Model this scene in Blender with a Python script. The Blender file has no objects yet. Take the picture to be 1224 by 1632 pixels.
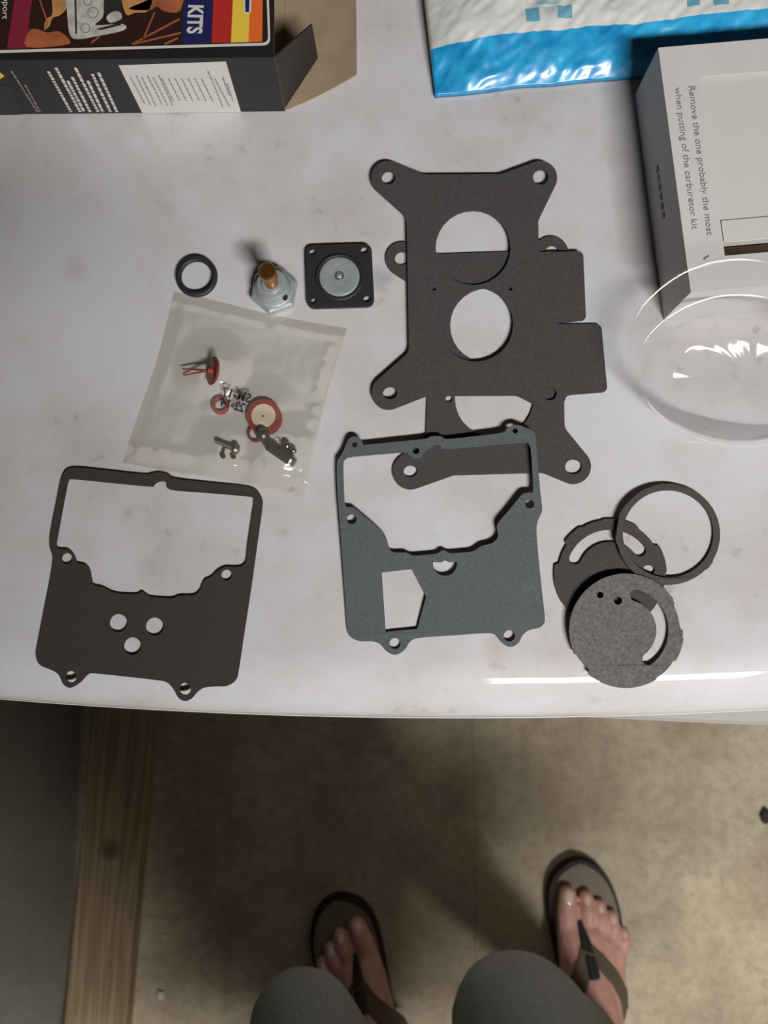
import bpy, bmesh, math, random
from math import sin, cos, pi, radians, tan, atan2, sqrt
from mathutils import Vector, Matrix, noise
from mathutils.geometry import tessellate_polygon
from mathutils.bvhtree import BVHTree

random.seed(7)
scene = bpy.context.scene
COL = scene.collection

# ------------------------------------------------------------------ camera
F = 1333.0                 # focal length in pixels of the 1224 x 1632 frame
CZ = 1.26                  # the phone is held 1.26 m above the floor
TILT = radians(6.0)        # almost straight down, tipped a little forward
cam_d = bpy.data.cameras.new('camera')
cam = bpy.data.objects.new('camera', cam_d)
COL.objects.link(cam)
cam.location = (0, 0, CZ)
cam.rotation_euler = (TILT, 0, 0)
cam_d.sensor_fit = 'VERTICAL'
cam_d.sensor_height = 36.0
cam_d.sensor_width = 27.0
cam_d.lens = 36.0 * F / 1632.0
cam_d.clip_start = 0.01
cam_d.dof.use_dof = True
cam_d.dof.focus_distance = 0.325
cam_d.dof.aperture_fstop = 17.0
scene.camera = cam

# ------------------------------------------------------------------ light
scene.view_settings.view_transform = 'Standard'
scene.view_settings.look = 'None'
scene.view_settings.exposure = 0.05
scene.view_settings.gamma = 1.0
scene.view_settings.use_curve_mapping = False
world = bpy.data.worlds.new('world')
scene.world = world
world.use_nodes = True
world.node_tree.nodes['Background'].inputs[0].default_value = (0.9, 0.92, 1.0, 1)
world.node_tree.nodes['Background'].inputs[1].default_value = 0.02

LAMP = Vector((0.64, -1.12, 2.40))     # fluorescent fitting on the ceiling, behind the photographer
ld = bpy.data.lights.new('fluorescent_light', 'AREA')
ld.shape = 'RECTANGLE'
ld.size = 0.72
ld.size_y = 0.22
ld.energy = 60.0
ld.color = (1.0, 0.98, 0.955)
lo = bpy.data.objects.new('fluorescent_light', ld)
lo.location = LAMP
COL.objects.link(lo)

LID = 0.900                # height of the appliance top


def W(u, v, z):
    """point on the horizontal plane z that the lens sees at pixel (u, v)"""
    dx = (u - 612.0) / F
    dy = -(v - 816.0) / F
    d = Vector((dx, dy * cos(TILT) + sin(TILT), dy * sin(TILT) - cos(TILT)))
    t = (z - CZ) / d.z
    return Vector((d.x * t, d.y * t, z))


# ------------------------------------------------------------------ materials
def lin(c):
    o = []
    for x in c:
        x = x / 255.0
        o.append(x / 12.92 if x <= 0.04045 else ((x + 0.055) / 1.055) ** 2.4)
    return (*o, 1.0)


MATS = {}


def mat(name, rgb, rough=0.6, metal=0.0, spec=0.5, noise_amt=0.0, noise_scale=200.0, bump=0.0, bump_scale=400.0, coat=0.0):
    m = bpy.data.materials.new(name)
    m.use_nodes = True
    nt = m.node_tree
    b = nt.nodes['Principled BSDF']
    col = lin(rgb)
    b.inputs['Base Color'].default_value = col
    b.inputs['Roughness'].default_value = rough
    b.inputs['Metallic'].default_value = metal
    b.inputs['Specular IOR Level'].default_value = spec
    if coat:
        b.inputs['Coat Weight'].default_value = coat
        b.inputs['Coat Roughness'].default_value = 0.08
    if noise_amt or bump:
        tc = nt.nodes.new('ShaderNodeTexCoord')
    if noise_amt:
        n = nt.nodes.new('ShaderNodeTexNoise')
        n.inputs['Scale'].default_value = noise_scale
        n.inputs['Detail'].default_value = 5
        nt.links.new(tc.outputs['Object'], n.inputs['Vector'])
        r = nt.nodes.new('ShaderNodeValToRGB')
        r.color_ramp.elements[0].position = 0.3
        r.color_ramp.elements[1].position = 0.7
        r.color_ramp.elements[0].color = tuple(x * (1 - noise_amt) for x in col[:3]) + (1,)
        r.color_ramp.elements[1].color = tuple(min(1, x * (1 + noise_amt)) for x in col[:3]) + (1,)
        nt.links.new(n.outputs['Fac'], r.inputs['Fac'])
        nt.links.new(r.outputs['Color'], b.inputs['Base Color'])
    if bump:
        n2 = nt.nodes.new('ShaderNodeTexNoise')
        n2.inputs['Scale'].default_value = bump_scale
        n2.inputs['Detail'].default_value = 4
        nt.links.new(tc.outputs['Object'], n2.inputs['Vector'])
        bp = nt.nodes.new('ShaderNodeBump')
        bp.inputs['Strength'].default_value = bump
        bp.inputs['Distance'].default_value = 0.001
        nt.links.new(n2.outputs['Fac'], bp.inputs['Height'])
        nt.links.new(bp.outputs['Normal'], b.inputs['Normal'])
    MATS[name] = m
    return m


def clear_mat(name, tint, alpha, rough=0.08, ior=1.45, gain=1.0):
    """thin clear plastic: mostly see-through, a little milk, glossy at the surface"""
    m = bpy.data.materials.new(name)
    m.use_nodes = True
    nt = m.node_tree
    nt.nodes.clear()
    out = nt.nodes.new('ShaderNodeOutputMaterial')
    tr = nt.nodes.new('ShaderNodeBsdfTransparent')
    tr.inputs[0].default_value = lin(tint)
    df = nt.nodes.new('ShaderNodeBsdfDiffuse')
    df.inputs[0].default_value = lin((236, 231, 218))
    gl = nt.nodes.new('ShaderNodeBsdfGlossy')
    gl.inputs['Roughness'].default_value = rough
    gl.inputs[0].default_value = (1, 1, 1, 1)
    m1 = nt.nodes.new('ShaderNodeMixShader')
    m1.inputs[0].default_value = alpha
    nt.links.new(tr.outputs[0], m1.inputs[1])
    nt.links.new(df.outputs[0], m1.inputs[2])
    fr = nt.nodes.new('ShaderNodeFresnel')
    fr.inputs[0].default_value = ior
    m2 = nt.nodes.new('ShaderNodeMixShader')
    nt.links.new(math_(nt, 'MULTIPLY', fr.outputs[0], gain), m2.inputs[0])
    nt.links.new(m1.outputs[0], m2.inputs[1])
    nt.links.new(gl.outputs[0], m2.inputs[2])
    nt.links.new(m2.outputs[0], out.inputs[0])
    MATS[name] = m
    return m


def N(nt, kind, **kw):
    n = nt.nodes.new(kind)
    for k, v in kw.items():
        setattr(n, k, v)
    return n


def mixcol(nt, fac, a, b):
    mx = N(nt, 'ShaderNodeMix', data_type='RGBA')
    if isinstance(fac, float):
        mx.inputs[0].default_value = fac
    else:
        nt.links.new(fac, mx.inputs[0])
    for sock, val in ((mx.inputs[6], a), (mx.inputs[7], b)):
        if isinstance(val, tuple):
            sock.default_value = val
        else:
            nt.links.new(val, sock)
    return mx.outputs[2]


def ramp(nt, fac, p0, p1, c0=(0, 0, 0, 1), c1=(1, 1, 1, 1)):
    r = N(nt, 'ShaderNodeValToRGB')
    r.color_ramp.elements[0].position = p0
    r.color_ramp.elements[1].position = p1
    r.color_ramp.elements[0].color = c0
    r.color_ramp.elements[1].color = c1
    nt.links.new(fac, r.inputs[0])
    return r.outputs[0]


def spot(nt, vec, x, y, r, soft, wob=0.0):
    """1 inside a worn-in blotch at (x, y), ragged edge"""
    s = N(nt, 'ShaderNodeVectorMath', operation='DISTANCE')
    nt.links.new(vec, s.inputs[0])
    s.inputs[1].default_value = (x, y, 0)
    mr = N(nt, 'ShaderNodeMapRange')
    mr.inputs['From Min'].default_value = r + soft
    mr.inputs['From Max'].default_value = max(r - soft, 0)
    nt.links.new(s.outputs['Value'], mr.inputs['Value'])
    return mr.outputs[0]


def math_(nt, op, a, b):
    m = N(nt, 'ShaderNodeMath', operation=op)
    m.use_clamp = True
    for i, x in enumerate((a, b)):
        if isinstance(x, (int, float)):
            m.inputs[i].default_value = x
        else:
            nt.links.new(x, m.inputs[i])
    return m.outputs[0]


def enamel():
    m = bpy.data.materials.new('white_enamel')
    m.use_nodes = True
    nt = m.node_tree
    b = nt.nodes['Principled BSDF']
    tc = N(nt, 'ShaderNodeTexCoord')
    P = tc.outputs['Object']
    base = lin((206, 205, 208))
    # broad hazy grime
    n1 = N(nt, 'ShaderNodeTexNoise')
    n1.inputs['Scale'].default_value = 14
    n1.inputs['Detail'].default_value = 8
    n1.inputs['Roughness'].default_value = 0.65
    nt.links.new(P, n1.inputs['Vector'])
    f1 = ramp(nt, n1.outputs['Fac'], 0.42, 0.78)
    col = mixcol(nt, math_(nt, 'MULTIPLY', f1, 0.70), base, lin((176, 163, 153)))
    # fine dirt specks and scuffs
    n2 = N(nt, 'ShaderNodeTexNoise')
    n2.inputs['Scale'].default_value = 120
    n2.inputs['Detail'].default_value = 6
    nt.links.new(P, n2.inputs['Vector'])
    f2 = ramp(nt, n2.outputs['Fac'], 0.60, 0.74)
    mk = ramp(nt, n1.outputs['Fac'], 0.50, 0.66)
    col = mixcol(nt, math_(nt, 'MULTIPLY', math_(nt, 'MULTIPLY', f2, mk), 0.6), col, lin((128, 116, 108)))
    # scratches: a stretched noise
    mp = N(nt, 'ShaderNodeMapping')
    mp.inputs['Rotation'].default_value = (0, 0, 0.5)
    mp.inputs['Scale'].default_value = (60, 600, 60)
    nt.links.new(P, mp.inputs['Vector'])
    n3 = N(nt, 'ShaderNodeTexNoise')
    n3.inputs['Scale'].default_value = 1
    n3.inputs['Detail'].default_value = 2
    nt.links.new(mp.outputs[0], n3.inputs['Vector'])
    f3 = ramp(nt, n3.outputs['Fac'], 0.70, 0.76)
    col = mixcol(nt, math_(nt, 'MULTIPLY', math_(nt, 'MULTIPLY', f3, mk), 0.25), col, lin((120, 115, 115)))
    # stains with a place of their own: two yellowish drips, some grey rubs
    wob = N(nt, 'ShaderNodeTexNoise')
    wob.inputs['Scale'].default_value = 110
    wob.inputs['Detail'].default_value = 3
    nt.links.new(P, wob.inputs['Vector'])
    sc = N(nt, 'ShaderNodeVectorMath', operation='SCALE')
    sc.inputs['Scale'].default_value = 0.012
    sb = N(nt, 'ShaderNodeVectorMath', operation='SUBTRACT')
    sb.inputs[1].default_value = (0.5, 0.5, 0.5)
    nt.links.new(wob.outputs['Color'], sb.inputs[0])
    nt.links.new(sb.outputs[0], sc.inputs[0])
    ad = N(nt, 'ShaderNodeVectorMath', operation='ADD')
    nt.links.new(P, ad.inputs[0])
    nt.links.new(sc.outputs[0], ad.inputs[1])
    fl = N(nt, 'ShaderNodeVectorMath', operation='MULTIPLY')
    fl.inputs[1].default_value = (1, 1, 0)
    nt.links.new(ad.outputs[0], fl.inputs[0])
    Q = fl.outputs[0]
    for (u, v, r, a, c) in ((270, 335, 10, .30, (176, 150, 112)), (255, 322, 5, .25, (170, 146, 112)), (790, 1030, 16, .28, (178, 152, 116)),
                            (745, 640, 7, .20, (170, 160, 130)), (875, 205, 8, .22, (176, 160, 120)), (480, 250, 14, .15, (186, 170, 140)),
                            (608, 445, 14, .40, (120, 126, 130)), (606, 480, 7, .25, (120, 126, 126)), (120, 430, 16, .22, (150, 132, 120)),
                            (240, 905, 16, .20, (130, 120, 114)), (455, 850, 7, .22, (140, 130, 125)), (965, 500, 18, .15, (150, 145, 145)),
                            (1000, 320, 30, .14, (150, 145, 145)), (560, 570, 22, .12, (140, 138, 136)), (150, 330, 22, .12, (160, 140, 128)),
                            (700, 610, 10, .15, (150, 150, 148)), (500, 640, 14, .18, (120, 126, 126)), (690, 860, 9, .12, (150, 146, 144))):
        p = W(u, v, LID)
        f = spot(nt, Q, p.x, p.y, r * 0.00027, r * 0.00022)
        col = mixcol(nt, math_(nt, 'MULTIPLY', f, a), col, lin(c))
    nt.links.new(col, b.inputs['Base Color'])
    # rubbed dull on top
    rr = N(nt, 'ShaderNodeMapRange')
    rr.inputs['To Min'].default_value = 0.38
    rr.inputs['To Max'].default_value = 0.55
    nt.links.new(n1.outputs['Fac'], rr.inputs['Value'])
    nt.links.new(rr.outputs[0], b.inputs['Roughness'])
    b.inputs['Specular IOR Level'].default_value = 0.2
    b.inputs['Coat Weight'].default_value = 1.0
    b.inputs['Coat Roughness'].default_value = 0.03
    MATS['white_enamel'] = m
    return m


def concrete():
    m = bpy.data.materials.new('concrete')
    m.use_nodes = True
    nt = m.node_tree
    b = nt.nodes['Principled BSDF']
    tc = N(nt, 'ShaderNodeTexCoord')
    P = tc.outputs['Object']

    def nz(s, d=6, r=0.6):
        n = N(nt, 'ShaderNodeTexNoise')
        n.inputs['Scale'].default_value = s
        n.inputs['Detail'].default_value = d
        n.inputs['Roughness'].default_value = r
        nt.links.new(P, n.inputs['Vector'])
        return n.outputs['Fac']
    a = nz(7)
    col = mixcol(nt, ramp(nt, a, 0.32, 0.68), lin((152, 137, 114)), lin((190, 176, 150)))
    c2 = nz(60, 8, 0.7)
    col = mixcol(nt, math_(nt, 'MULTIPLY', ramp(nt, c2, 0.45, 0.7), 0.45), col, lin((112, 98, 84)))
    c3 = nz(230, 3, 0.6)
    col = mixcol(nt, math_(nt, 'MULTIPLY', ramp(nt, c3, 0.62, 0.70), 0.5), col, lin((88, 76, 66)))
    c4 = nz(28, 6, 0.7)
    col = mixcol(nt, math_(nt, 'MULTIPLY', ramp(nt, c4, 0.58, 0.72), 0.4), col, lin((190, 178, 160)))
    # greyer slab left of the board, its colour darkened further to mimic shade
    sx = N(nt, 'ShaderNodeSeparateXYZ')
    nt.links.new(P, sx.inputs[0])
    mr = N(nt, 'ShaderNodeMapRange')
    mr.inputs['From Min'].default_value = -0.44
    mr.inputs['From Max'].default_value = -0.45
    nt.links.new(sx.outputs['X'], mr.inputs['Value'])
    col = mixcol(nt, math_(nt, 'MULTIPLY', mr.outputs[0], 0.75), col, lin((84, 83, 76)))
    # hairline joint
    pj = W(755, 1250, 0)
    wv = N(nt, 'ShaderNodeMath', operation='MULTIPLY_ADD')
    nt.links.new(nz(14, 3), wv.inputs[0])
    wv.inputs[1].default_value = 0.012
    nt.links.new(sx.outputs['X'], wv.inputs[2])
    d = N(nt, 'ShaderNodeMath', operation='SUBTRACT')
    nt.links.new(wv.outputs[0], d.inputs[0])
    d.inputs[1].default_value = pj.x + 0.006
    ab = N(nt, 'ShaderNodeMath', operation='ABSOLUTE')
    nt.links.new(d.outputs[0], ab.inputs[0])
    ml = N(nt, 'ShaderNodeMapRange')
    ml.inputs['From Min'].default_value = 0.0022
    ml.inputs['From Max'].default_value = 0.0008
    nt.links.new(ab.outputs[0], ml.inputs['Value'])
    col = mixcol(nt, math_(nt, 'MULTIPLY', ml.outputs[0], 0.3), col, lin((80, 70, 62)))
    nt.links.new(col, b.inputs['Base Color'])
    b.inputs['Roughness'].default_value = 0.75
    bp = N(nt, 'ShaderNodeBump')
    bp.inputs['Strength'].default_value = 0.35
    bp.inputs['Distance'].default_value = 0.002
    nt.links.new(c2, bp.inputs['Height'])
    nt.links.new(bp.outputs[0], b.inputs['Normal'])
    MATS['concrete'] = m
    return m


def wood(axis_rot):
    m = bpy.data.materials.new('pine')
    m.use_nodes = True
    nt = m.node_tree
    b = nt.nodes['Principled BSDF']
    tc = N(nt, 'ShaderNodeTexCoord')
    mp = N(nt, 'ShaderNodeMapping')
    mp.inputs['Scale'].default_value = (42, 1.4, 10)
    nt.links.new(tc.outputs['Object'], mp.inputs['Vector'])
    # grain swerves round a knot
    kd = N(nt, 'ShaderNodeVectorMath', operation='DISTANCE')
    kd.inputs[1].default_value = (0.0, 0.0, 0.038)
    nt.links.new(tc.outputs['Object'], kd.inputs[0])
    n = N(nt, 'ShaderNodeTexNoise')
    n.inputs['Scale'].default_value = 1.6
    n.inputs['Detail'].default_value = 3
    n.inputs['Distortion'].default_value = 0.6
    nt.links.new(mp.outputs[0], n.inputs['Vector'])
    w = N(nt, 'ShaderNodeMath', operation='SINE')
    mu = N(nt, 'ShaderNodeMath', operation='MULTIPLY')
    mu.inputs[1].default_value = 30
    nt.links.new(n.outputs['Fac'], mu.inputs[0])
    nt.links.new(mu.outputs[0], w.inputs[0])
    hf = N(nt, 'ShaderNodeMath', operation='MULTIPLY_ADD')
    hf.inputs[1].default_value = 0.5
    hf.inputs[2].default_value = 0.5
    nt.links.new(w.outputs[0], hf.inputs[0])
    col = mixcol(nt, hf.outputs[0], lin((142, 122, 92)), lin((172, 152, 120)))
    kn = N(nt, 'ShaderNodeMapRange')
    kn.inputs['From Min'].default_value = 0.020
    kn.inputs['From Max'].default_value = 0.006
    nt.links.new(kd.outputs['Value'], kn.inputs['Value'])
    col = mixcol(nt, math_(nt, 'MULTIPLY', kn.outputs[0], 0.75), col, lin((92, 70, 48)))
    nt.links.new(col, b.inputs['Base Color'])
    b.inputs['Roughness'].default_value = 0.8
    return m


# ------------------------------------------------------------------ mesh helpers
def link_mesh(name, verts, faces, m, parent=None, smooth=False, mats=None, fmat=None):
    me = bpy.data.meshes.new(name)
    me.from_pydata([tuple(v) for v in verts], [], faces)
    me.validate()
    if mats:
        for q in mats:
            me.materials.append(q)
        if fmat and len(fmat) == len(me.polygons):
            me.polygons.foreach_set('material_index', fmat)
    elif m:
        me.materials.append(m)
    if smooth:
        me.polygons.foreach_set('use_smooth', [True] * len(me.polygons))
    me.update()
    o = bpy.data.objects.new(name, me)
    COL.objects.link(o)
    if parent:
        o.parent = parent
        o.matrix_parent_inverse = parent.matrix_world.inverted()
    return o


def tag(o, label=None, cat=None, group=None, kind=None):
    if label:
        o['label'] = label
    if cat:
        o['category'] = cat
    if group:
        o['group'] = group
    if kind:
        o['kind'] = kind
    return o


def empty(name, loc, label, cat, group=None):
    o = bpy.data.objects.new(name, None)
    o.empty_display_size = 0.02
    o.location = loc
    o.matrix_world = Matrix.Translation(Vector(loc))
    COL.objects.link(o)
    return tag(o, label, cat, group)


def area2(p):
    return sum(p[i][0] * p[(i + 1) % len(p)][1] - p[(i + 1) % len(p)][0] * p[i][1] for i in range(len(p)))


def slab(outer, holes, th):
    """solid plate from a world-space outline (top face points) with holes; thickness downward"""
    loops = [list(outer)] + [list(h) for h in holes]
    for i, l in enumerate(loops):
        if (area2(l) > 0) != (i == 0):
            l.reverse()
    flat = [p for l in loops for p in l]
    n = len(flat)
    tris = tessellate_polygon([[Vector((p[0], p[1], 0)) for p in l] for l in loops])
    verts = [Vector(p) for p in flat] + [Vector((p[0], p[1], p[2] - th)) for p in flat]
    faces = []
    for a, b, c in tris:
        A, B, C = flat[a], flat[b], flat[c]
        cr = (B[0] - A[0]) * (C[1] - A[1]) - (B[1] - A[1]) * (C[0] - A[0])
        if cr < 0:
            a, c = c, a
        faces.append((a, b, c))
        faces.append((c + n, b + n, a + n))
    s = 0
    for l in loops:
        k = len(l)
        for i in range(k):
            j = (i + 1) % k
            faces.append((s + j, s + i, s + i + n, s + j + n))
        s += k
    return verts, faces


def fillet(pts, n=6):
    """corner list (u, v[, r]) -> polyline with rounded corners"""
    out = []
    L = len(pts)
    for i in range(L):
        p = pts[i]
        r = p[2] if len(p) > 2 else 0
        P = Vector(p[:2])
        if r <= 0:
            out.append((P.x, P.y))
            continue
        A = Vector(pts[i - 1][:2]) - P
        B = Vector(pts[(i + 1) % L][:2]) - P
        la, lb = A.length, B.length
        if la < 1e-9 or lb < 1e-9:
            continue
        A /= la
        B /= lb
        cosang = max(-1, min(1, A.dot(B)))
        ang = math.acos(cosang)
        if ang > pi - 0.02:
            out.append((P.x, P.y))
            continue
        t = r / tan(ang / 2)
        t = min(t, la * 0.49, lb * 0.49)
        s, e = P + A * t, P + B * t
        for k in range(n + 1):
            q = k / n
            x = s * (1 - q) ** 2 + P * 2 * q * (1 - q) + e * q * q
            out.append((x.x, x.y))
    return out


def arc(cx, cy, r, a0, a1, n=14):
    return [(cx + r * cos(radians(a0 + (a1 - a0) * i / n)), cy + r * sin(radians(a0 + (a1 - a0) * i / n))) for i in range(n + 1)]


def circ(cx, cy, rx, ry=None, n=28):
    ry = ry or rx
    return [(cx + rx * cos(2 * pi * i / n), cy + ry * sin(2 * pi * i / n)) for i in range(n)]


def crom(pts, n=4):
    out = []
    L = len(pts)
    for i in range(L):
        p0, p1, p2, p3 = [Vector(pts[(i + k - 1) % L][:2]) for k in range(4)]
        for k in range(n):
            t = k / n
            q = 0.5 * ((2 * p1) + (p2 - p0) * t + (2 * p0 - 5 * p1 + 4 * p2 - p3) * t * t + (3 * p1 - p0 - 3 * p2 + p3) * t ** 3)
            out.append((q.x, q.y))
    return out


def trace(loop, ox, oy, s, zf):
    """outline given in a magnified crop -> points on the plane zf(u, v)"""
    res = []
    for p in loop:
        u, v = ox + p[0] / s, oy + p[1] / s
        res.append(W(u, v, zf(u, v)))
    return res


def plate(name, outer, holes, ox, oy, s, zf, th, m, parent=None):
    v, f = slab(trace(outer, ox, oy, s, zf), [trace(h, ox, oy, s, zf) for h in holes], th)
    return link_mesh(name, v, f, m, parent)


def lathe(name, prof, c, m, parent=None, n=40, axis=None, smooth=True, start=0.0):
    """profile [(r, h)] turned about the axis through c"""
    M = Matrix.Identity(3)
    if axis:
        M = Vector((0, 0, 1)).rotation_difference(Vector(axis)).to_matrix()
    V, Fc = [], []
    c = Vector(c)
    for r, h in prof:
        for i in range(n):
            a = start + 2 * pi * i / n
            V.append(c + M @ Vector((r * cos(a), r * sin(a), h)))
    for j in range(len(prof) - 1):
        for i in range(n):
            k = (i + 1) % n
            Fc.append((j * n + i, j * n + k, (j + 1) * n + k, (j + 1) * n + i))
    if prof[0][0] > 1e-6:
        Fc.append(tuple(reversed(range(n))))
    if prof[-1][0] > 1e-6:
        Fc.append(tuple(range((len(prof) - 1) * n, len(prof) * n)))
    o = link_mesh(name, V, Fc, m, parent, smooth)
    if smooth:
        sharp(o)
    return o


def sharp(o, deg=35):
    me = o.data
    bm = bmesh.new()
    bm.from_mesh(me)
    bmesh.ops.remove_doubles(bm, verts=bm.verts, dist=1e-7)
    bmesh.ops.recalc_face_normals(bm, faces=bm.faces)
    for e in bm.edges:
        if len(e.link_faces) == 2 and e.calc_face_angle(0) > radians(deg):
            e.smooth = False
    bm.to_mesh(me)
    bm.free()


def boxmesh(name, x0, x1, y0, y1, z0, z1, m, parent=None, bevel=0.0, rot=0.0, pivot=None):
    bm = bmesh.new()
    bmesh.ops.create_cube(bm, size=1.0)
    for v in bm.verts:
        v.co = Vector(((x0 + x1) / 2 + v.co.x * (x1 - x0), (y0 + y1) / 2 + v.co.y * (y1 - y0), (z0 + z1) / 2 + v.co.z * (z1 - z0)))
    if bevel:
        bmesh.ops.bevel(bm, geom=bm.edges[:], offset=bevel, segments=2, profile=0.5, affect='EDGES')
    if rot:
        bmesh.ops.rotate(bm, verts=bm.verts, cent=pivot or (0, 0, 0), matrix=Matrix.Rotation(rot, 3, 'Z'))
    me = bpy.data.meshes.new(name)
    bm.to_mesh(me)
    bm.free()
    me.materials.append(m)
    o = bpy.data.objects.new(name, me)
    COL.objects.link(o)
    if parent:
        o.parent = parent
        o.matrix_parent_inverse = parent.matrix_world.inverted()
    return o


def torus(name, c, R, r, m, parent=None, axis=(0, 0, 1), n=40, k=12, a0=0.0, a1=2 * pi, sq=1.0):
    M = Vector((0, 0, 1)).rotation_difference(Vector(axis)).to_matrix()
    c = Vector(c)
    V, Fc = [], []
    closed = a1 - a0 > 2 * pi - 1e-6
    rows = n if closed else n + 1
    for i in range(rows):
        a = a0 + (a1 - a0) * i / n
        for j in range(k):
            b = 2 * pi * j / k
            V.append(c + M @ Vector(((R + r * cos(b)) * cos(a), (R + r * cos(b)) * sin(a), r * sq * sin(b))))
    for i in range(n):
        i2 = (i + 1) % rows
        for j in range(k):
            j2 = (j + 1) % k
            Fc.append((i * k + j, i2 * k + j, i2 * k + j2, i * k + j2))
    if not closed:
        Fc.append(tuple(reversed(range(k))))
        Fc.append(tuple(range(n * k, n * k + k)))
    return link_mesh(name, V, Fc, m, parent, True)


def text_geo(s, bold=0.0):
    cu = bpy.data.curves.new('txt', 'FONT')
    cu.body = s
    cu.offset = bold
    cu.resolution_u = 3
    o = bpy.data.objects.new('txt', cu)
    COL.objects.link(o)
    dg = bpy.context.evaluated_depsgraph_get()
    me = bpy.data.meshes.new_from_object(o.evaluated_get(dg))
    V = [v.co.copy() for v in me.vertices]
    Fc = [tuple(p.vertices) for p in me.polygons]
    bpy.data.objects.remove(o)
    bpy.data.meshes.remove(me)
    bpy.data.curves.remove(cu)
    return V, Fc


def text(name, s, origin, ex, ey, length, m, parent, height=None, bold=0.0):
    """flat lettering: ex = reading direction, ey = up of the letters"""
    V, Fc = text_geo(s, bold)
    x0, x1 = min(v.x for v in V), max(v.x for v in V)
    y1 = max(v.y for v in V)
    k = length / (x1 - x0)
    ky = k if height is None else height / y1
    ex, ey, origin = Vector(ex).normalized(), Vector(ey).normalized(), Vector(origin)
    P = [origin + ex * ((v.x - x0) * k) + ey * (v.y * ky) for v in V]
    return link_mesh(name, P, Fc, m, parent)


# ------------------------------------------------------------------ material set
enamel()
concrete()
mat('wall_paint', (84, 79, 72), 0.9, bump=0.2, bump_scale=300)
mat('ceiling_paint', (100, 95, 88), 0.9)
mat('appliance_side', (205, 204, 204), 0.35)
mat('appliance_trim', (168, 164, 160), 0.45)
mat('lamp_white', (235, 235, 230), 0.5)
GASKET = mat('gasket_charcoal', (70, 68, 67), 0.85, spec=0.3, noise_amt=0.16, noise_scale=900, bump=0.25, bump_scale=1500)
GASKET_W = mat('gasket_warm_black', (60, 56, 55), 0.85, spec=0.3, noise_amt=0.10, noise_scale=900, bump=0.2, bump_scale=1500)
GASKET_S = mat('gasket_slate', (88, 93, 95), 0.8, spec=0.35, noise_amt=0.14, noise_scale=900, bump=0.25, bump_scale=1500)
GASKET_D = mat('gasket_grey', (104, 101, 100), 0.9, spec=0.3, noise_amt=0.30, noise_scale=650, bump=0.35, bump_scale=1200)
GASKET_R = mat('gasket_ring', (74, 72, 70), 0.85, spec=0.3, noise_amt=0.14, noise_scale=900)
mat('rubber', (40, 39, 39), 0.55)
mat('zinc', (176, 182, 186), 0.36, metal=0.4, noise_amt=0.10, noise_scale=500)
mat('zinc_dull', (120, 124, 128), 0.5, metal=0.7)
mat('brass', (176, 124, 62), 0.3, metal=0.9)
mat('steel', (150, 148, 142), 0.22, metal=1.0)
mat('steel_dark', (96, 92, 84), 0.35, metal=0.9)
mat('steel_aged', (128, 122, 106), 0.4, metal=0.8)
mat('red_rubber', (146, 56, 46), 0.55)
mat('red_fibre', (150, 70, 60), 0.7)
mat('cream', (222, 208, 180), 0.7)
mat('black_dot', (24, 22, 22), 0.8)
mat('carton_black', (34, 32, 33), 0.42, noise_amt=0.08, noise_scale=60)
mat('kraft', (158, 138, 112), 0.85, noise_amt=0.10, noise_scale=80)
mat('print_white', (208, 204, 196), 0.6)
mat('print_grey', (128, 124, 118), 0.7)
mat('print_magenta', (128, 34, 52), 0.5)
mat('print_blue', (30, 34, 84), 0.5)
mat('print_red', (178, 44, 36), 0.5)
mat('print_yellow', (232, 196, 70), 0.5)
mat('print_orange', (226, 104, 46), 0.5)
mat('print_brown', (46, 26, 20), 0.5)
mat('print_rust', (162, 92, 58), 0.5, noise_amt=0.2, noise_scale=120)
mat('print_ochre', (184, 132, 78), 0.5, noise_amt=0.2, noise_scale=120)
mat('print_silver', (186, 182, 172), 0.5, noise_amt=0.22, noise_scale=260)
mat('print_dark', (44, 44, 42), 0.5)
mat('print_ink', (146, 142, 143), 0.7)
mat('label_paper', (212, 212, 206), 0.6)
mat('label_ink', (150, 150, 146), 0.7)
mat('white_card', (205, 202, 200), 0.7, noise_amt=0.03, noise_scale=40)
mat('card_inside', (150, 124, 100), 0.85)
mat('insert_cream', (204, 203, 196), 0.55)
clear_mat('bag_plastic', (253, 252, 250), 0.055, 0.12, 1.45, 0.32)
clear_mat('blister_plastic', (250, 250, 250), 0.02, 0.07, 1.40, 0.5)
mat('bag_ink', (52, 48, 46), 0.6)
mat('skin', (198, 150, 134), 0.55, noise_amt=0.08, noise_scale=40, bump=0.15, bump_scale=500)
mat('nail', (226, 196, 180), 0.22, coat=0.4)
mat('trouser', (142, 142, 137), 0.95, spec=0.1, noise_amt=0.14, noise_scale=350, bump=0.4, bump_scale=700)
mat('tee', (70, 74, 84), 0.9, spec=0.2)
mat('hair', (58, 44, 34), 0.7)
mat('eye_white', (225, 220, 214), 0.2)
mat('sole_black', (26, 23, 21), 0.7)
mat('footbed', (122, 109, 95), 0.85, noise_amt=0.12, noise_scale=200, bump=0.2, bump_scale=700)
mat('strap', (92, 80, 64), 0.85, noise_amt=0.12, noise_scale=400, bump=0.3, bump_scale=900)
mat('strap_black', (30, 31, 29), 0.7)
mat('pebble', (205, 198, 186), 0.7)
mat('debris', (50, 42, 36), 0.9)

# ------------------------------------------------------------------ the room
RX0, RX1, RY0, RY1, RH = -2.4, 2.6, -3.2, 1.15, 2.55


def room(name, x0, x1, y0, y1, z0, z1, m):
    tag(boxmesh(name, x0, x1, y0, y1, z0, z1, MATS[m]), kind='structure')


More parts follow.
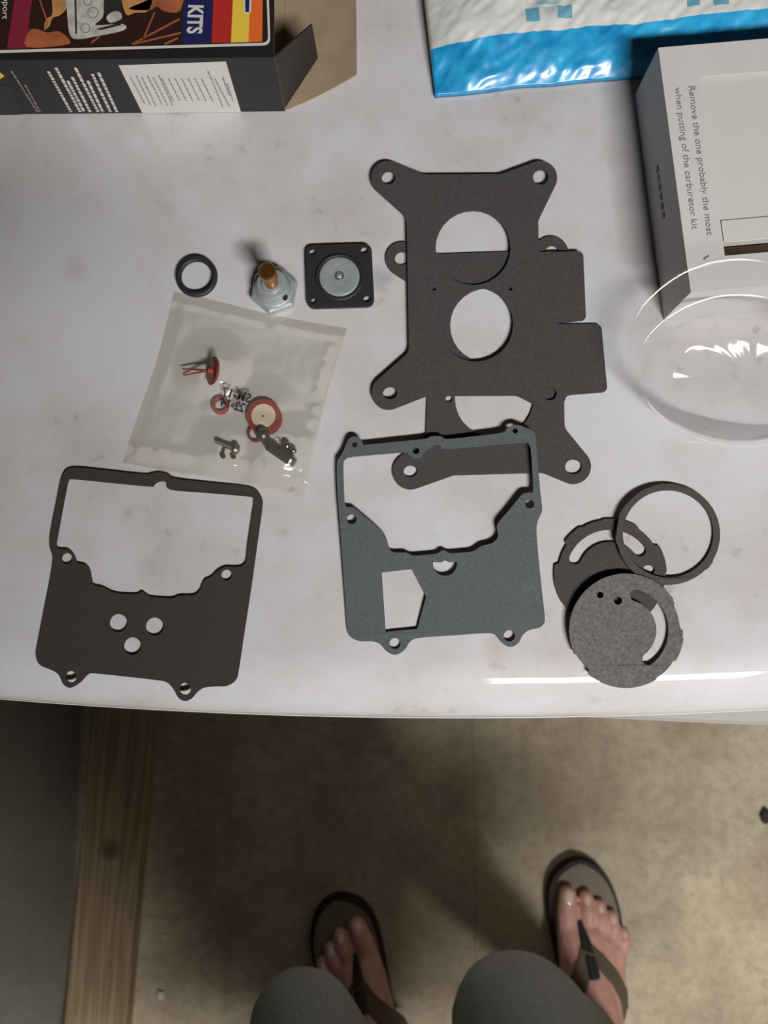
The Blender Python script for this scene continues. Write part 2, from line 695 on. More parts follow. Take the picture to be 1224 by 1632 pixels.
room('floor', RX0 - .1, RX1 + .1, RY0 - .1, RY1 + .1, -0.1, 0.0, 'concrete')
room('ceiling', RX0 - .1, RX1 + .1, RY0 - .1, RY1 + .1, RH, RH + 0.1, 'ceiling_paint')
room('wall_left', RX0 - .1, RX0, RY0, RY1, 0, RH, 'wall_paint')
room('wall_right', RX1, RX1 + .1, RY0, RY1, 0, RH, 'wall_paint')
room('wall_back', RX0 - .1, RX1 + .1, RY1, RY1 + .1, 0, RH, 'wall_paint')
room('wall_front', RX0 - .1, RX1 + .1, RY0 - .1, RY0, 0, RH, 'wall_paint')

# the lamp housing the light sits under
lamp = empty('ceiling_light', (LAMP.x, LAMP.y, RH), 'long white fluorescent batten on the ceiling behind the photographer', 'light')
boxmesh('housing', LAMP.x - .40, LAMP.x + .40, LAMP.y - .14, LAMP.y + .14, LAMP.z + .03, RH, MATS['lamp_white'], lamp, 0.006)
for s in (-1, 1):
    boxmesh('end_cap', LAMP.x + s * .385 - .015, LAMP.x + s * .385 + .015, LAMP.y - .14, LAMP.y + .14, LAMP.z - .02, LAMP.z + .03, MATS['lamp_white'], lamp, 0.004)

# ------------------------------------------------------------------ the appliance
app = empty('white_appliance', (0.03, 0.22, 0), 'white enamelled appliance with a smudged flat top and rounded glossy front edge', 'appliance')


def bow(x):
    return 0.193 * (x - 0.035) ** 2


YR, RA, RB = -0.0212, 0.0303, 0.017     # where the roll begins, its depth and its drop
prof = [(0.52, LID - 0.03), (0.52, LID - 0.006), (0.515, LID)]
for k in range(1, 40):
    prof.append((0.515 + (YR - 0.515) * k / 40, LID))
for k in range(0, 19):
    a = radians(90 * k / 18)
    prof.append((YR - RA * sin(a), LID - RB * (1 - cos(a))))
zf0 = LID - RB
prof += [(YR - RA - 0.0001, zf0 - 0.004), (YR - RA + 0.0006, zf0 - 0.0055), (YR - RA + 0.0006, zf0 - 0.0062),
         (YR - RA - 0.0016, zf0 - 0.0075), (YR - RA - 0.0018, zf0 - 0.0095), (YR - RA, zf0 - 0.0115), (YR - RA + 0.01, zf0 - 0.0120)]
xs = [-0.52 + 1.10 * i / 110 for i in range(111)]
V, Fc = [], []
for x in xs:
    for (y, z) in prof:
        wgt = max(0.0, min(1.0, (0.515 - y) / 0.53))
        V.append((x, y + bow(x) * wgt, z))
n = len(prof)
for i in range(len(xs) - 1):
    for j in range(n - 1):
        Fc.append((i * n + j, i * n + j + 1, (i + 1) * n + j + 1, (i + 1) * n + j))
Fc.append(tuple(range(n - 1, -1, -1)))
Fc.append(tuple(range((len(xs) - 1) * n, len(xs) * n)))
top = link_mesh('top_panel', V, Fc, MATS['white_enamel'], app, True)
sharp(top, 50)
boxmesh('body', -0.50, 0.56, -0.025, 0.515, 0.0, LID - 0.0292, MATS['appliance_side'], app, 0.004)
# grey lip that shows under the right half of the front edge
V, Fc = [], []
for i in range(25):
    x = 0.05 + 0.50 * i / 24
    yo = -0.0500 - 0.0058 * min(1.0, (x - 0.05) / 0.12) + 0.02 * max(0, x - 0.17)
    for (y, z) in ((-0.02, LID - 0.032), (yo, LID - 0.032), (yo - 0.002, LID - 0.036), (yo, LID - 0.045), (-0.02, LID - 0.047)):
        V.append((x, y, z))
for i in range(24):
    for j in range(5):
        k = (j + 1) % 5
        Fc.append((i * 5 + j, i * 5 + k, (i + 1) * 5 + k, (i + 1) * 5 + j))
Fc += [(4, 3, 2, 1, 0), tuple(range(120, 125))]
link_mesh('front_lip', V, Fc, MATS['appliance_trim'], app)

# ------------------------------------------------------------------ board on the floor
BZ = 0.038
b0, b1 = W(199, 1170, BZ), W(160, 1600, BZ)
bdir = (b0 - b1).normalized()
brot = atan2(-bdir.x, bdir.y)
knot = W(176, 1353, BZ)
board = boxmesh('wooden_board', -0.043, 0.043, -0.75, 0.30, 0.0, BZ, wood(0), None, 0.003)
board.location = (knot.x, knot.y, 0)
board.rotation_euler = (0, 0, brot)
tag(board, 'long pale pine board with a knot lying on the concrete floor', 'board')

# ------------------------------------------------------------------ paper gaskets
Z4 = (560, 230, 2.782)
Z6 = (30, 720, 2.985)
Z7 = (520, 650, 3.221)
Z8 = (860, 740, 3.825)
TH = 0.0011


def holes4(lst):
    return [circ(*h) for h in lst]


# lower base gasket (lies flat on the top)
zB = lambda u, v: LID + 0.0002 + TH
outer = fillet(arc(226, 506, 75, 125, 290) + [(385, 486, 70), (740, 474, 70)] + arc(888, 480, 74, 245, 375) +
               [(905, 640, 30), (915, 797, 10), (1108, 795, 30), (1136, 1097, 26), (943, 1112, 40), (946, 1258, 60)] +
               arc(985, 1428, 78, -35, 112) + [(850, 1456, 70), (455, 1467, 70)] + arc(262, 1450, 80, 73, 228) +
               [(330, 1296, 45), (340, 1000), (310, 650, 40)])
hl = holes4([(223, 505, 30), (890, 478, 30), (262, 1450, 30, 26), (985, 1430, 37, 33), (605, 803, 167), (634, 1125, 175), (433, 1128, 15)])
g = plate('base_gasket', outer, hl, *Z4, zB, TH, GASKET)
tag(g, 'charcoal carburetor base gasket underneath, its lower ears half covered by the slate bowl gasket', 'gasket', 'loose carburetor gaskets')

# upper base gasket, on top of it
zA = lambda u, v: LID + 0.0002 + 2 * TH + 0.0003 + 0.0004 * max(0, (500 - v) / 250)
outer = fillet(arc(162, 148, 75, 128, 292) + [(325, 134, 80), (665, 132, 80)] + arc(838, 148, 75, 243, 388) +
               [(829, 338, 40), (831, 478, 14), (1028, 473, 28), (1041, 779, 24), (905, 791, 20), (893, 960, 50)] +
               arc(880, 1105, 74, -50, 118) + [(735, 1113, 60), (335, 1115, 60)] + arc(165, 1101, 75, 70, 232) +
               [(255, 922, 55), (245, 322, 70)])
hl = holes4([(165, 148, 30), (840, 145, 34), (172, 1103, 32, 28), (880, 1105, 30), (540, 458, 166), (553, 798, 165), (366, 640, 9), (705, 640, 9)])
g = plate('base_gasket', outer, hl, *Z4, zA, TH, GASKET)
tag(g, 'charcoal carburetor base gasket with two large round bores, uppermost of the overlapping pair', 'gasket', 'loose carburetor gaskets')

# slate bowl gasket leaning on the lower base gasket
zC = lambda u, v: LID + TH + 0.0003 + 0.0036 * max(0.0, min(1.0, ((u - 540) / 320.0) * 0.30 + (1040 - v) / 360.0 * 0.85 - 0.12))
outer = crom(arc(146, 190, 43, 195, 352, 6) + [(205, 189), (350, 175), (505, 159), (530, 149), (560, 145), (592, 147), (622, 160), (760, 146), (900, 128),
             (925, 108), (950, 92), (985, 88), (1020, 100), (1058, 118), (1073, 145), (1082, 240), (1098, 420), (1109, 515), (1100, 550), (1085, 585),
             (1080, 640), (1092, 790), (1110, 960), (1122, 1075), (1116, 1110), (1090, 1130), (1042, 1141), (1010, 1165), (987, 1207), (945, 1228), (903, 1207),
             (872, 1171), (830, 1157), (660, 1168), (480, 1181), (432, 1200), (402, 1243), (355, 1268), (310, 1250), (278, 1215), (242, 1200), (175, 1198), (130, 1180),
             (108, 1140), (95, 960), (76, 690), (57, 430), (55, 285), (68, 255), (88, 222)], 4)
win = crom([(88, 290), (97, 265), (125, 252), (250, 240), (385, 229), (415, 232), (428, 248), (458, 260), (488, 251), (503, 228), (522, 212), (545, 196), (568, 189), (588, 199),
            (612, 211), (820, 194), (1015, 178), (1040, 188), (1050, 215), (1056, 300), (1062, 425), (1040, 434), (1010, 442), (985, 468), (930, 535), (888, 583),
            (876, 612), (882, 655), (866, 684), (840, 698), (797, 709), (752, 736), (700, 742), (638, 746), (614, 735), (592, 733), (568, 748), (505, 755), (445, 758),
            (408, 743), (345, 741), (322, 716), (308, 664), (282, 632), (222, 578), (160, 526), (138, 512), (108, 508), (96, 492), (90, 400)], 4)
pent = fillet([(285, 845, 4), (440, 828, 4), (513, 968, 4), (467, 1135, 4), (305, 1150, 4)])
half = crom([(548, 800), (552, 792), (590, 793), (605, 785), (620, 786), (632, 793), (662, 789), (671, 797), (668, 820), (650, 848), (618, 862), (585, 858), (560, 838), (550, 818)], 3)
hl = [win, pent, half] + holes4([(130, 572, 25), (1045, 494, 23), (353, 1210, 28), (940, 1171, 29), (970, 118, 14), (146, 189, 14), (461, 220, 17)])
g = plate('bowl_gasket', outer, hl, *Z7, zC, TH, GASKET_S)
tag(g, 'slate grey bowl gasket with a pentagon cut-out and a thin upper frame', 'gasket', 'loose carburetor gaskets')

# warm black bowl gasket at the lower left
zD = lambda u, v: LID + TH + 0.0003
outer = crom([(215, 98), (240, 80), (290, 75), (450, 92), (600, 108), (635, 102), (672, 98), (712, 108), (750, 128), (920, 148), (1080, 165), (1130, 182), (1154, 215), (1158, 262),
              (1135, 430), (1103, 660), (1072, 860), (1045, 1040), (1030, 1088), (990, 1114), (940, 1117), (885, 1122), (850, 1142), (820, 1175), (790, 1186), (760, 1172), (735, 1130),
              (702, 1096), (640, 1085), (500, 1069), (360, 1055), (325, 1062), (290, 1098), (246, 1123), (211, 1106), (190, 1062), (158, 1040), (104, 1017), (83, 985), (86, 935),
              (119, 760), (150, 600), (161, 505), (146, 452), (151, 380), (180, 230), (197, 145)], 4)
win = crom([(228, 160), (236, 138), (256, 130), (430, 147), (620, 165), (640, 160), (655, 146), (682, 140), (706, 150), (720, 180), (900, 196), (1085, 212), (1112, 221), (1118, 245), (1104, 340),
            (1088, 450), (1080, 520), (1062, 543), (1030, 548), (985, 547), (945, 567), (917, 595), (888, 608), (874, 630), (860, 662), (832, 682), (768, 684), (727, 697), (632, 691), (610, 680), (586, 665),
            (557, 678), (462, 672), (402, 645), (357, 633), (345, 603), (335, 556), (312, 536), (277, 526), (263, 492), (236, 466), (196, 462), (177, 445), (183, 400), (205, 280)], 4)
hl = [win] + holes4([(228, 508, 26), (988, 587, 26), (473, 815, 43), (645, 832, 43), (540, 925, 42), (248, 1070, 27), (790, 1128, 28)])
g = plate('bowl_gasket', outer, hl, *Z6, zD, TH, GASKET_W)
tag(g, 'warm black bowl gasket with three round holes, overhanging the front edge at the lower left', 'gasket', 'loose carburetor gaskets')


def notched(cx, cy, R, step, marks, n=120, rx=1.0, ry=1.0):
    """disc outline whose radius steps in and out at the given angles (deg, radius)"""
    pts = []
    marks = sorted(marks)
    for i in range(n):
        a = 360.0 * i / n
        r = marks[-1][1]
        for m0, rr in marks:
            if a >= m0:
                r = rr
        pts.append((cx + r * rx * cos(radians(a)), cy + r * ry * sin(radians(a))))
    return pts


def arcslot(cx, cy, r, w, a0, a1, n=22):
    o = arc(cx, cy, r + w, a0, a1, n)
    x1, y1 = cx + r * cos(radians(a1)), cy + r * sin(radians(a1))
    o += arc(x1, y1, w, a1, a1 + 180, 8)[1:-1]
    o += arc(cx, cy, r - w, a1, a0, n)
    x0, y0 = cx + r * cos(radians(a0)), cy + r * sin(radians(a0))
    o += arc(x0, y0, w, a0 + 180, a0 + 360, 8)[1:-1]
    return o


# rear disc gasket, flat on the top
zE = lambda u, v: LID + TH + 0.0002
outer = notched(430, 668, 338, 0, [(0, 338), (20, 325), (60, 338), (120, 325), (150, 340), (192, 322), (217, 340), (239, 338), (302, 330), (303, 338), (329, 345), (345, 340)])
outer = notched(430, 668, 338, 0, [(0, 338), (150, 342), (191, 318), (216, 340), (238, 330), (262, 336), (303, 322), (330, 346)])
hl = [arcslot(430, 668, 232, 37, 204, 322), circ(665, 645, 38, 30)]
g = plate('disc_gasket', outer, hl, *Z8, zE, TH, GASKET)
tag(g, 'dark notched disc gasket with a curved slot, under the ring and the other disc', 'gasket', 'loose carburetor gaskets')

# thin ring leaning on the rear disc
zF = lambda u, v: LID + TH + 0.0003 + 0.0026 * max(0, min(1, (1085 - u) / 90.0))
outer = notched(785, 427, 312, 0, [(0, 312), (33, 318), (45, 312), (170, 318), (180, 312)], rx=1.012, ry=0.988)
g = plate('ring_gasket', outer, [circ(784, 424, 276, 266, n=64)], *Z8, zF, TH, GASKET_R)
tag(g, 'thin dark ring gasket with an open middle, resting on the rear disc', 'gasket', 'loose carburetor gaskets')

# front disc, propped up on its left by the rear disc
zG = lambda u, v: LID + 2 * TH + 0.0008 + 0.0030 * max(-0.35, min(1, (1000 - u) / 90.0 * 0.5 + (1000 - v) / 90.0 * 0.5))
outer = notched(527, 1012, 348, 0, [(0, 348), (7, 355), (32, 342), (34, 345), (57, 350), (58, 352), (131, 352), (132, 330), (155, 346), (328, 340), (333, 328)], n=160)
hl = [arcslot(527, 1012, 222, 37, -74, 52), circ(370, 797, 20), circ(478, 831, 25)]
g = plate('disc_gasket', outer, hl, *Z8, zG, TH, GASKET_D)
tag(g, 'speckled grey notched disc gasket with two pinholes, hanging over the front edge', 'gasket', 'loose carburetor gaskets')

# ------------------------------------------------------------------ small parts on the top
PX = 0.00027
c = W(313, 440, LID + 0.003)
o = torus('sealing_ring', (c.x, c.y, LID + 0.0022), 0.0080, 0.0013, MATS['rubber'], None, axis=(0.0, -0.05, 1), n=48)
tag(o, 'small plain black rubber sealing ring by the top corner of the plastic bag', 'ring')

# power valve: zinc hexagon with a brass stem standing up
c = W(437, 463, LID + 0.003)
pv = empty('power_valve', (c.x, c.y, LID), 'zinc hexagonal power valve standing on end with a brass stem', 'valve')
hexp = [(0.0103, 0.0), (0.0108, 0.0008), (0.0108, 0.0042), (0.0098, 0.0050), (0.0, 0.0050)]
h = lathe('hex_flange', [(0.0, 0.0002)] + [(r, z + 0.0002) for r, z in hexp], (c.x, c.y, LID), MATS['zinc'], pv, n=6, smooth=False, start=0.35)
lathe('collar', [(0.0090, 0.0050), (0.0090, 0.0062), (0.0080, 0.0066), (0.0070, 0.0100), (0.0062, 0.0108), (0.0045, 0.0110), (0.0042, 0.0125), (0.0, 0.0125)], (c.x, c.y, LID), MATS['zinc'], pv)
lathe('stem', [(0.0030, 0.0120), (0.0030, 0.0190), (0.0038, 0.0195), (0.0038, 0.0250), (0.0032, 0.0258), (0.0, 0.0258)], (c.x, c.y, LID), MATS['brass'], pv, n=24)
lathe('port', [(0.0013, 0.0), (0.0013, 0.0004), (0.0, 0.0004)], (c.x + 0.0055, c.y - 0.0052, LID + 0.0085), MATS['black_dot'], pv, n=14, axis=(0.75, -0.6, 0.5))

# pump diaphragm: square rubber with a steel disc
zq = lambda u, v: LID + 0.0024
dq = W(541, 440, LID)
dia = empty('diaphragm', (dq.x, dq.y, LID), 'square black rubber diaphragm with a bright metal disc in the middle', 'diaphragm')
sq = fillet([(486, 391, 14), (592, 388, 14), (597, 488, 14), (489, 491, 14)], 6)
plate('rubber_square', sq, [circ(498, 401, 5.5), circ(581, 398, 6), circ(500, 479, 5), circ(585, 476, 6)], 0, 0, 1, zq, 0.0020, MATS['rubber'], dia)
cd = W(541, 441, LID + 0.003)
torus('convolution', (cd.x, cd.y, LID + 0.0024), 0.0100, 0.0009, MATS['rubber'], dia, n=48)
disc = lathe('metal_disc', [(0.0089, 0.0024), (0.0089, 0.0034), (0.0085, 0.0038), (0.0068, 0.0040), (0.0050, 0.0036), (0.0022, 0.0036), (0.0, 0.0036)], (cd.x, cd.y, LID), MATS['zinc'], dia, n=48)
torus('rivet_ring', (cd.x, cd.y, LID + 0.0037), 0.0017, 0.0004, MATS['zinc_dull'], disc, n=24)
lathe('rivet', [(0.0012, 0.0036), (0.0011, 0.0044), (0.0006, 0.0047), (0.0, 0.0047)], (cd.x, cd.y, LID), MATS['zinc'], disc, n=18)

# ------------------------------------------------------------------ bag of small parts
BT = LID + 0.0012
bag = empty('plastic_bag', W(375, 630, LID), 'clear plastic bag of small parts with mirrored black print', 'bag')
cTL, cTR, cBR, cBL = (280, 468), (553, 526), (484, 793), (197, 737)
bumps = [(342, 592, 22, .0065), (351, 645, 16, .002), (420, 664, 30, .0025), (419, 693, 16, .0072), (445, 720, 26, .0068), (462, 714, 14, .0068), (364, 712, 22, .0045)]
NB = 70


def bagpt(s, t, up):
    bend = 5 * sin(t * pi) * (0.5 - s)
    u = (1 - t) * ((1 - s) * cTL[0] + s * cTR[0]) + t * ((1 - s) * cBL[0] + s * cBR[0]) + bend + 3 * sin(7 * t + 2)* (s - .5)
    v = (1 - t) * ((1 - s) * cTL[1] + s * cTR[1]) + t * ((1 - s) * cBL[1] + s * cBR[1]) + 4 * sin(s * 6 + 1) * (t - .5)
    edge = min(1.0, min(s, 1 - s) * 14, min(t, 1 - t) * 14)
    z = LID + 0.0003
    if up:
        z += 0.0003 + edge * (0.0007 + 0.0005 * (noise.noise(Vector((u * .014, v * .014, 3))) + 0.6)
                              + 0.00012 * noise.noise(Vector((u * .07, v * .05, 9))))
        for bu, bv, r, h in bumps:
            d2 = ((u - bu) ** 2 + (v - bv) ** 2) / (r * r * 3.5)
            z = max(z, LID + 0.0010 + (h + 0.0004) * math.exp(-max(0, d2 - 0.15)))
        # crimped ridges at the sealed hems
        z += 0.0016 * math.exp(-((t - 0.055) / 0.02) ** 2) * (0.5 + noise.noise(Vector((u * .05, 1, 1)))) + \
             0.0014 * math.exp(-((t - 0.90) / 0.025) ** 2) * (0.6 + noise.noise(Vector((u * .06, 5, 1)))) + \
             0.0018 * math.exp(-((s - 0.95) / 0.02) ** 2) * max(0, 0.3 + noise.noise(Vector((v * .06, 8, 1)))) * (1 if t > .1 else 0)
    return W(u, v, z)


for up, nm in ((True, 'front_film'), (False, 'back_film')):
    V, Fc = [], []
    for i in range(NB + 1):
        for j in range(NB + 1):
            V.append(bagpt(j / NB, i / NB, up))
    for i in range(NB):
        for j in range(NB):
            a = i * (NB + 1) + j
            q = (a, a + NB + 1, a + NB + 2, a + 1)
            Fc.append(q if up else q[::-1])
    link_mesh(nm, V, Fc, MATS['bag_plastic'], bag, True)
tp = lambda u, v: bagpt(0.5, 0.5, True)
zt = LID + 0.0042
p0 = W(396, 641, zt)
exm = (W(346, 627, zt) - W(397, 641, zt)).normalized()
eym = Vector((-exm.y, exm.x, 0))
eym = eym if eym.y > 0 else -eym
text('print', 'SM-17', W(398, 642, zt), exm, eym, 0.0132, MATS['bag_ink'], bag, 0.0040, 0.03)
text('print', '22-14', W(388, 657, zt), exm, eym, 0.0108, MATS['bag_ink'], bag, 0.0040, 0.03)

# red umbrella check valve on its side
c = W(342, 593, LID + 0.005)
uv = empty('check_valve', (c.x, c.y, LID), 'red rubber umbrella check valve lying on its side in the bag', 'valve')
ax = Vector((-0.82, 0.02, 0.55)).normalized()
cc = Vector((c.x, c.y, LID + 0.0066))
lathe('umbrella', [(0.0, -0.0014), (0.003, -0.0012), (0.0055, -0.0004), (0.0063, 0.0006), (0.0061, 0.0009), (0.003, 0.0004), (0.0014, 0.0008), (0.0013, 0.0030), (0.0, 0.0030)], cc, MATS['red_rubber'], uv, n=32, axis=ax)
q = (W(292, 598, LID + 0.0015) - cc)
for tipx in ((293, 598, 0.0014), (291, 588, 0.0030)):  # one is the stem, the other a solid double of its shadow
    e = W(tipx[0], tipx[1], LID + tipx[2])
    s0 = cc + ax * 0.002
    d = e - s0
    lathe('tail', [(0.00055, 0), (0.0004, d.length * .6), (0.0003, d.length), (0.0, d.length)], s0, MATS['red_rubber'], uv, n=10, axis=d.normalized())


def flat_ring(name, u, v, ro, ri, z0, th, m, parent=None, label=None, cat=None, n=36):
    zf = lambda a, b: z0 + th
    o = plate(name, circ(u, v, ro, n=n), [circ(u, v, ri, n=n)], 0, 0, 1, zf, th, m, parent)
    if label:
        tag(o, label, cat)
    return o


flat_ring('fibre_washer', 351, 646, 14.5, 8.5, LID + 0.0006, 0.0012, MATS['red_fibre'], None, 'tiny red fibre washer under the mirrored print in the bag', 'washer')
flat_ring('seal_washer', 424, 667, 26, 18, LID + 0.0005, 0.0008, MATS['red_fibre'], None, 'larger red fibre washer mostly hidden below the cream disc', 'washer')
cw = W(420, 663, LID)
cu_ = empty('lined_washer', (cw.x, cw.y, LID + .0014), 'red-rimmed cream disc with a dark centre dot in the bag', 'washer')
flat_ring('rim', 420, 663, 27.5, 19.5, LID + 0.0014, 0.0011, MATS['red_rubber'], cu_)
lathe('face', [(0.0, 0), (0.0053, 0), (0.0053, 0.0008), (0.0, 0.0008)], (W(420, 663, LID + .0016).x, W(420, 663, LID + .0016).y, LID + 0.0014), MATS['cream'], cu_, n=36)
cd2 = W(419.5, 663, LID + .0023)
lathe('centre_dot', [(0.0, 0), (0.00055, 0), (0.0005, 0.0002), (0.0, 0.0002)], (cd2.x, cd2.y, LID + 0.0022), MATS['zinc_dull'], cu_, n=14)
c = W(409, 692, LID + .001)
tag(torus('sealing_ring', (c.x, c.y, LID + 0.0017), 0.0034, 0.0005, MATS['red_rubber'], None, n=32, k=8), 'thin red rubber ring beside the steel ball in the bag', 'ring')


def ball(u, v, r, label, m='steel'):
    c = W(u, v, LID + r + 0.0006)
    pr = [(r * sin(pi * k / 14), -r * cos(pi * k / 14)) for k in range(15)]
    pr[0] = (0.0, -r)
    pr[-1] = (0.0, r)
    return tag(lathe('check_ball', pr, c, MATS[m], None, n=28), label, 'ball', 'steel balls in the bag')


ball(419, 693, 0.0031, 'largest dark steel ball in the bag, below the cream disc', 'steel_dark')
ball(457, 710, 0.0019, 'small bright steel ball beside the metal pin, nearer the cream disc', 'steel')
ball(467, 718, 0.0017, 'smallest bright steel ball beside the metal pin, at its far end', 'steel')
a0, a1 = W(424, 707, LID + 0.003), W(466, 736, LID + 0.003)
d = (a1 - a0)
pin = empty('inlet_needle', (a0.x, a0.y, LID), 'stubby metal inlet needle lying among the balls in the bag', 'needle')
a0 = Vector((a0.x, a0.y, LID + 0.0031))
L_ = d.length
lathe('barrel', [(0.0012, 0.0), (0.0023, 0.0012), (0.0024, 0.0016), (0.0024, L_ * .93), (0.0020, L_), (0.0, L_)], a0, MATS['steel_dark'], pin, n=8, axis=d.normalized(), smooth=False)
lathe('tip', [(0.0, -0.0022), (0.0006, -0.0016), (0.0012, 0.0), (0.0012, 0.0004)], a0, MATS['rubber'], pin, n=14, axis=d.normalized())
lathe('end_cap', [(0.0021, L_), (0.0021, L_ + 0.0009), (0.0016, L_ + 0.0013), (0.0, L_ + 0.0013)], a0, MATS['steel_aged'], pin, n=16, axis=d.normalized())
c = W(442, 702, LID + .0045)
tag(torus('retaining_ring', (c.x, c.y, LID + 0.0062), 0.0013, 0.00022, MATS['steel'], None, n=26, k=6), 'hair-thin wire ring lying on the metal needle', 'ring')
a0, a1 = W(345, 703, LID + .0016), W(377, 717, LID + .0022)
d = a1 - a0
scw = empty('screw', (a0.x, a0.y, LID), 'small aged steel screw lying in the bag', 'screw')
a0 = Vector((a0.x, a0.y, LID + 0.0017))
L_ = d.length
pr = [(0.0, -0.0008)]
k = 0.0
while k < L_ * .86:
    pr += [(0.00085, k), (0.0011, k + 0.0003)]
    k += 0.0006
pr += [(0.0011, L_ * .88)]
lathe('shank', pr, a0, MATS['steel_aged'], scw, n=12, axis=d.normalized())
lathe('head', [(0.0011, L_ * .88), (0.0024, L_ * .90), (0.0025, L_ * .98), (0.0018, L_ * 1.10), (0.0, L_ * 1.13)], a0, MATS['steel_aged'], scw, n=18, axis=d.normalized())
c = W(364, 722, LID + .001)
clip = empty('retaining_clip', (c.x, c.y, LID), 'tiny black C-shaped retaining clip below the screw in the bag', 'clip')
torus('band', (c.x, c.y, LID + 0.0012), 0.0023, 0.00055, MATS['steel_dark'], clip, n=24, k=8, a0=radians(-25), a1=radians(200))
for aa in (-28, 203):
    e = Vector((c.x + .0025 * cos(radians(aa)), c.y + .0025 * sin(radians(aa)) - .0004, LID + .0006))
    lathe('lug', [(0.0, 0), (0.0011, 0), (0.0011, 0.0011), (0.0, 0.0011)], e, MATS['black_dot'], clip, n=14)

# ------------------------------------------------------------------ black carton, top left
HB = 0.0385
ZT = LID + HB
pA = W(437, 91, ZT)                 # near right top corner
pB = W(0, 96, ZT)
ex = (pA - pB).normalized()         # along the near edge, to the right
ey = Vector((-ex.y, ex.x, 0))       # away from the viewer
BL_, BD_ = 0.20, 0.105
cor = Vector((pA.x, pA.y, LID + 0.0003))
box = empty('black_carton', cor - ex * BL_ / 2 + ey * BD_ / 2, 'black parts-kit carton with colourful printed front and an open brown end flap', 'carton')


def bp(x, y, z):
    """carton frame: x to the left of the open end, y away from the near side"""
    return cor - ex * x + ey * y + Vector((0, 0, z))


V, Fc, fm = [], [], []


def quad(a, b, c_, d_, mi):
    s = len(V)
    V.extend([a, b, c_, d_])
    Fc.append((s, s + 1, s + 2, s + 3))
    fm.append(mi)


t = 0.0006
H_ = HB - 0.0004


def wallbox(x0, x1, y0, y1, z0, z1, mats6):
    P = [bp(x0, y0, z0), bp(x1, y0, z0), bp(x1, y1, z0), bp(x0, y1, z0), bp(x0, y0, z1), bp(x1, y0, z1), bp(x1, y1, z1), bp(x0, y1, z1)]
    for ids, mi in zip(((0, 1, 2, 3), (4, 7, 6, 5), (0, 4, 5, 1), (3, 2, 6, 7), (0, 3, 7, 4), (1, 5, 6, 2)), mats6):
        quad(*[P[i] for i in ids], mi)


def carton_wall(name, x0, x1, y0, y1, z0, z1, mats6):
    global V, Fc, fm
    V, Fc, fm = [], [], []
    wallbox(x0, x1, y0, y1, z0, z1, mats6)
    return link_mesh(name, V, Fc, None, box, mats=[MATS['carton_black'], MATS['kraft']], fmat=fm)


toppan = carton_wall('top_panel', 0, BL_, 0, BD_, H_ - t, H_, (1, 0, 0, 0, 1, 0))
sidepan = carton_wall('side_panel', 0, BL_, 0, t, 0, H_ - t, (0, 0, 0, 1, 1, 0))
carton_wall('side_panel', 0, BL_, BD_ - t, BD_, 0, H_ - t, (0, 0, 1, 0, 1, 0))
carton_wall('bottom_panel', 0, BL_, t, BD_ - t, 0, t, (0, 1, 0, 0, 1, 0))
carton_wall('end_panel', BL_ - t, BL_, t, BD_ - t, t, H_ - t, (0, 0, 0, 0, 1, 0))


def sheet(name, pts, th, m_out, m_in, parent):
    """thin folded card: polygon pts, thickness along its normal; first side m_in, other m_out"""
    nrm = (pts[1] - pts[0]).cross(pts[2] - pts[0]).normalized()
    k = len(pts)
    VV = list(pts) + [p - nrm * th for p in pts]
    ff = [tuple(range(k)), tuple(range(2 * k - 1, k - 1, -1))] + [(i, i + k, (i + 1) % k + k, (i + 1) % k) for i in range(k)]
    return link_mesh(name, VV, ff, None, parent, mats=[m_in, m_out], fmat=[0, 1] + [0] * k)


# bottom flap laid out to the right, brown inside up, its outer edge curling up
fl = [bp(0, 0.001, 0.0009), bp(-0.001, BD_ - .001, 0.0009)]
V, Fc = [], []
nfl = 14
for i in range(nfl + 1):
    q = i / nfl
    x = -0.0330 * q
    y0 = 0.0005 + 0.013 * max(0, q - 0.03)
    y1 = BD_ - 0.001 - 0.010 * q
    z = 0.0009 + 0.0060 * q ** 2
    V += [bp(x, y0, z), bp(x, y1, z), bp(x, y0, z - .0006), bp(x, y1, z - .0006)]
for i in range(nfl):
    a, b = i * 4, i * 4 + 4
    Fc += [(a, b, b + 1, a + 1), (a + 2, a + 3, b + 3, b + 2), (a, a + 2, b + 2, b), (a + 1, b + 1, b + 3, a + 3)]
Fc += [(0, 1, 3, 2), (nfl * 4, nfl * 4 + 2, nfl * 4 + 3, nfl * 4 + 1)]
link_mesh('end_flap', V, Fc, MATS['kraft'], box)
# near dust flap, black outside, hinged on the near vertical edge and swung in
hin, end = bp(0, 0.0006, 0), None
fd = (ex * cos(radians(50)) + ey * sin(radians(50)))
fp = [bp(0, 0.0006, 0.0012), bp(0, 0.0006, 0.0012) + fd * 0.0245 + Vector((0, 0, 0.008)), bp(0, 0.0006, 0.0012) + fd * 0.0235 + Vector((0, 0, 0.031)), bp(0, 0.0006, H_ - 0.0008)]
sheet('dust_flap', fp, 0.0006, MATS['kraft'], MATS['carton_black'], box)
fd2 = (ex * cos(radians(-35)) + ey * sin(radians(-35)))
fp2 = [bp(0, BD_ - .001, 0.0012), bp(0, BD_ - .001, 0.0012) + fd2 * 0.026 + Vector((0, 0, 0.006)), bp(0, BD_ - .001, 0.0012) + fd2 * 0.026 + Vector((0, 0, 0.03)), bp(0, BD_ - .001, H_ - 0.0008)]
sheet('dust_flap', fp2, 0.0006, MATS['carton_black'], MATS['kraft'], box)
# the label on the near side and the rows of tiny print: drawn in the side's own plane


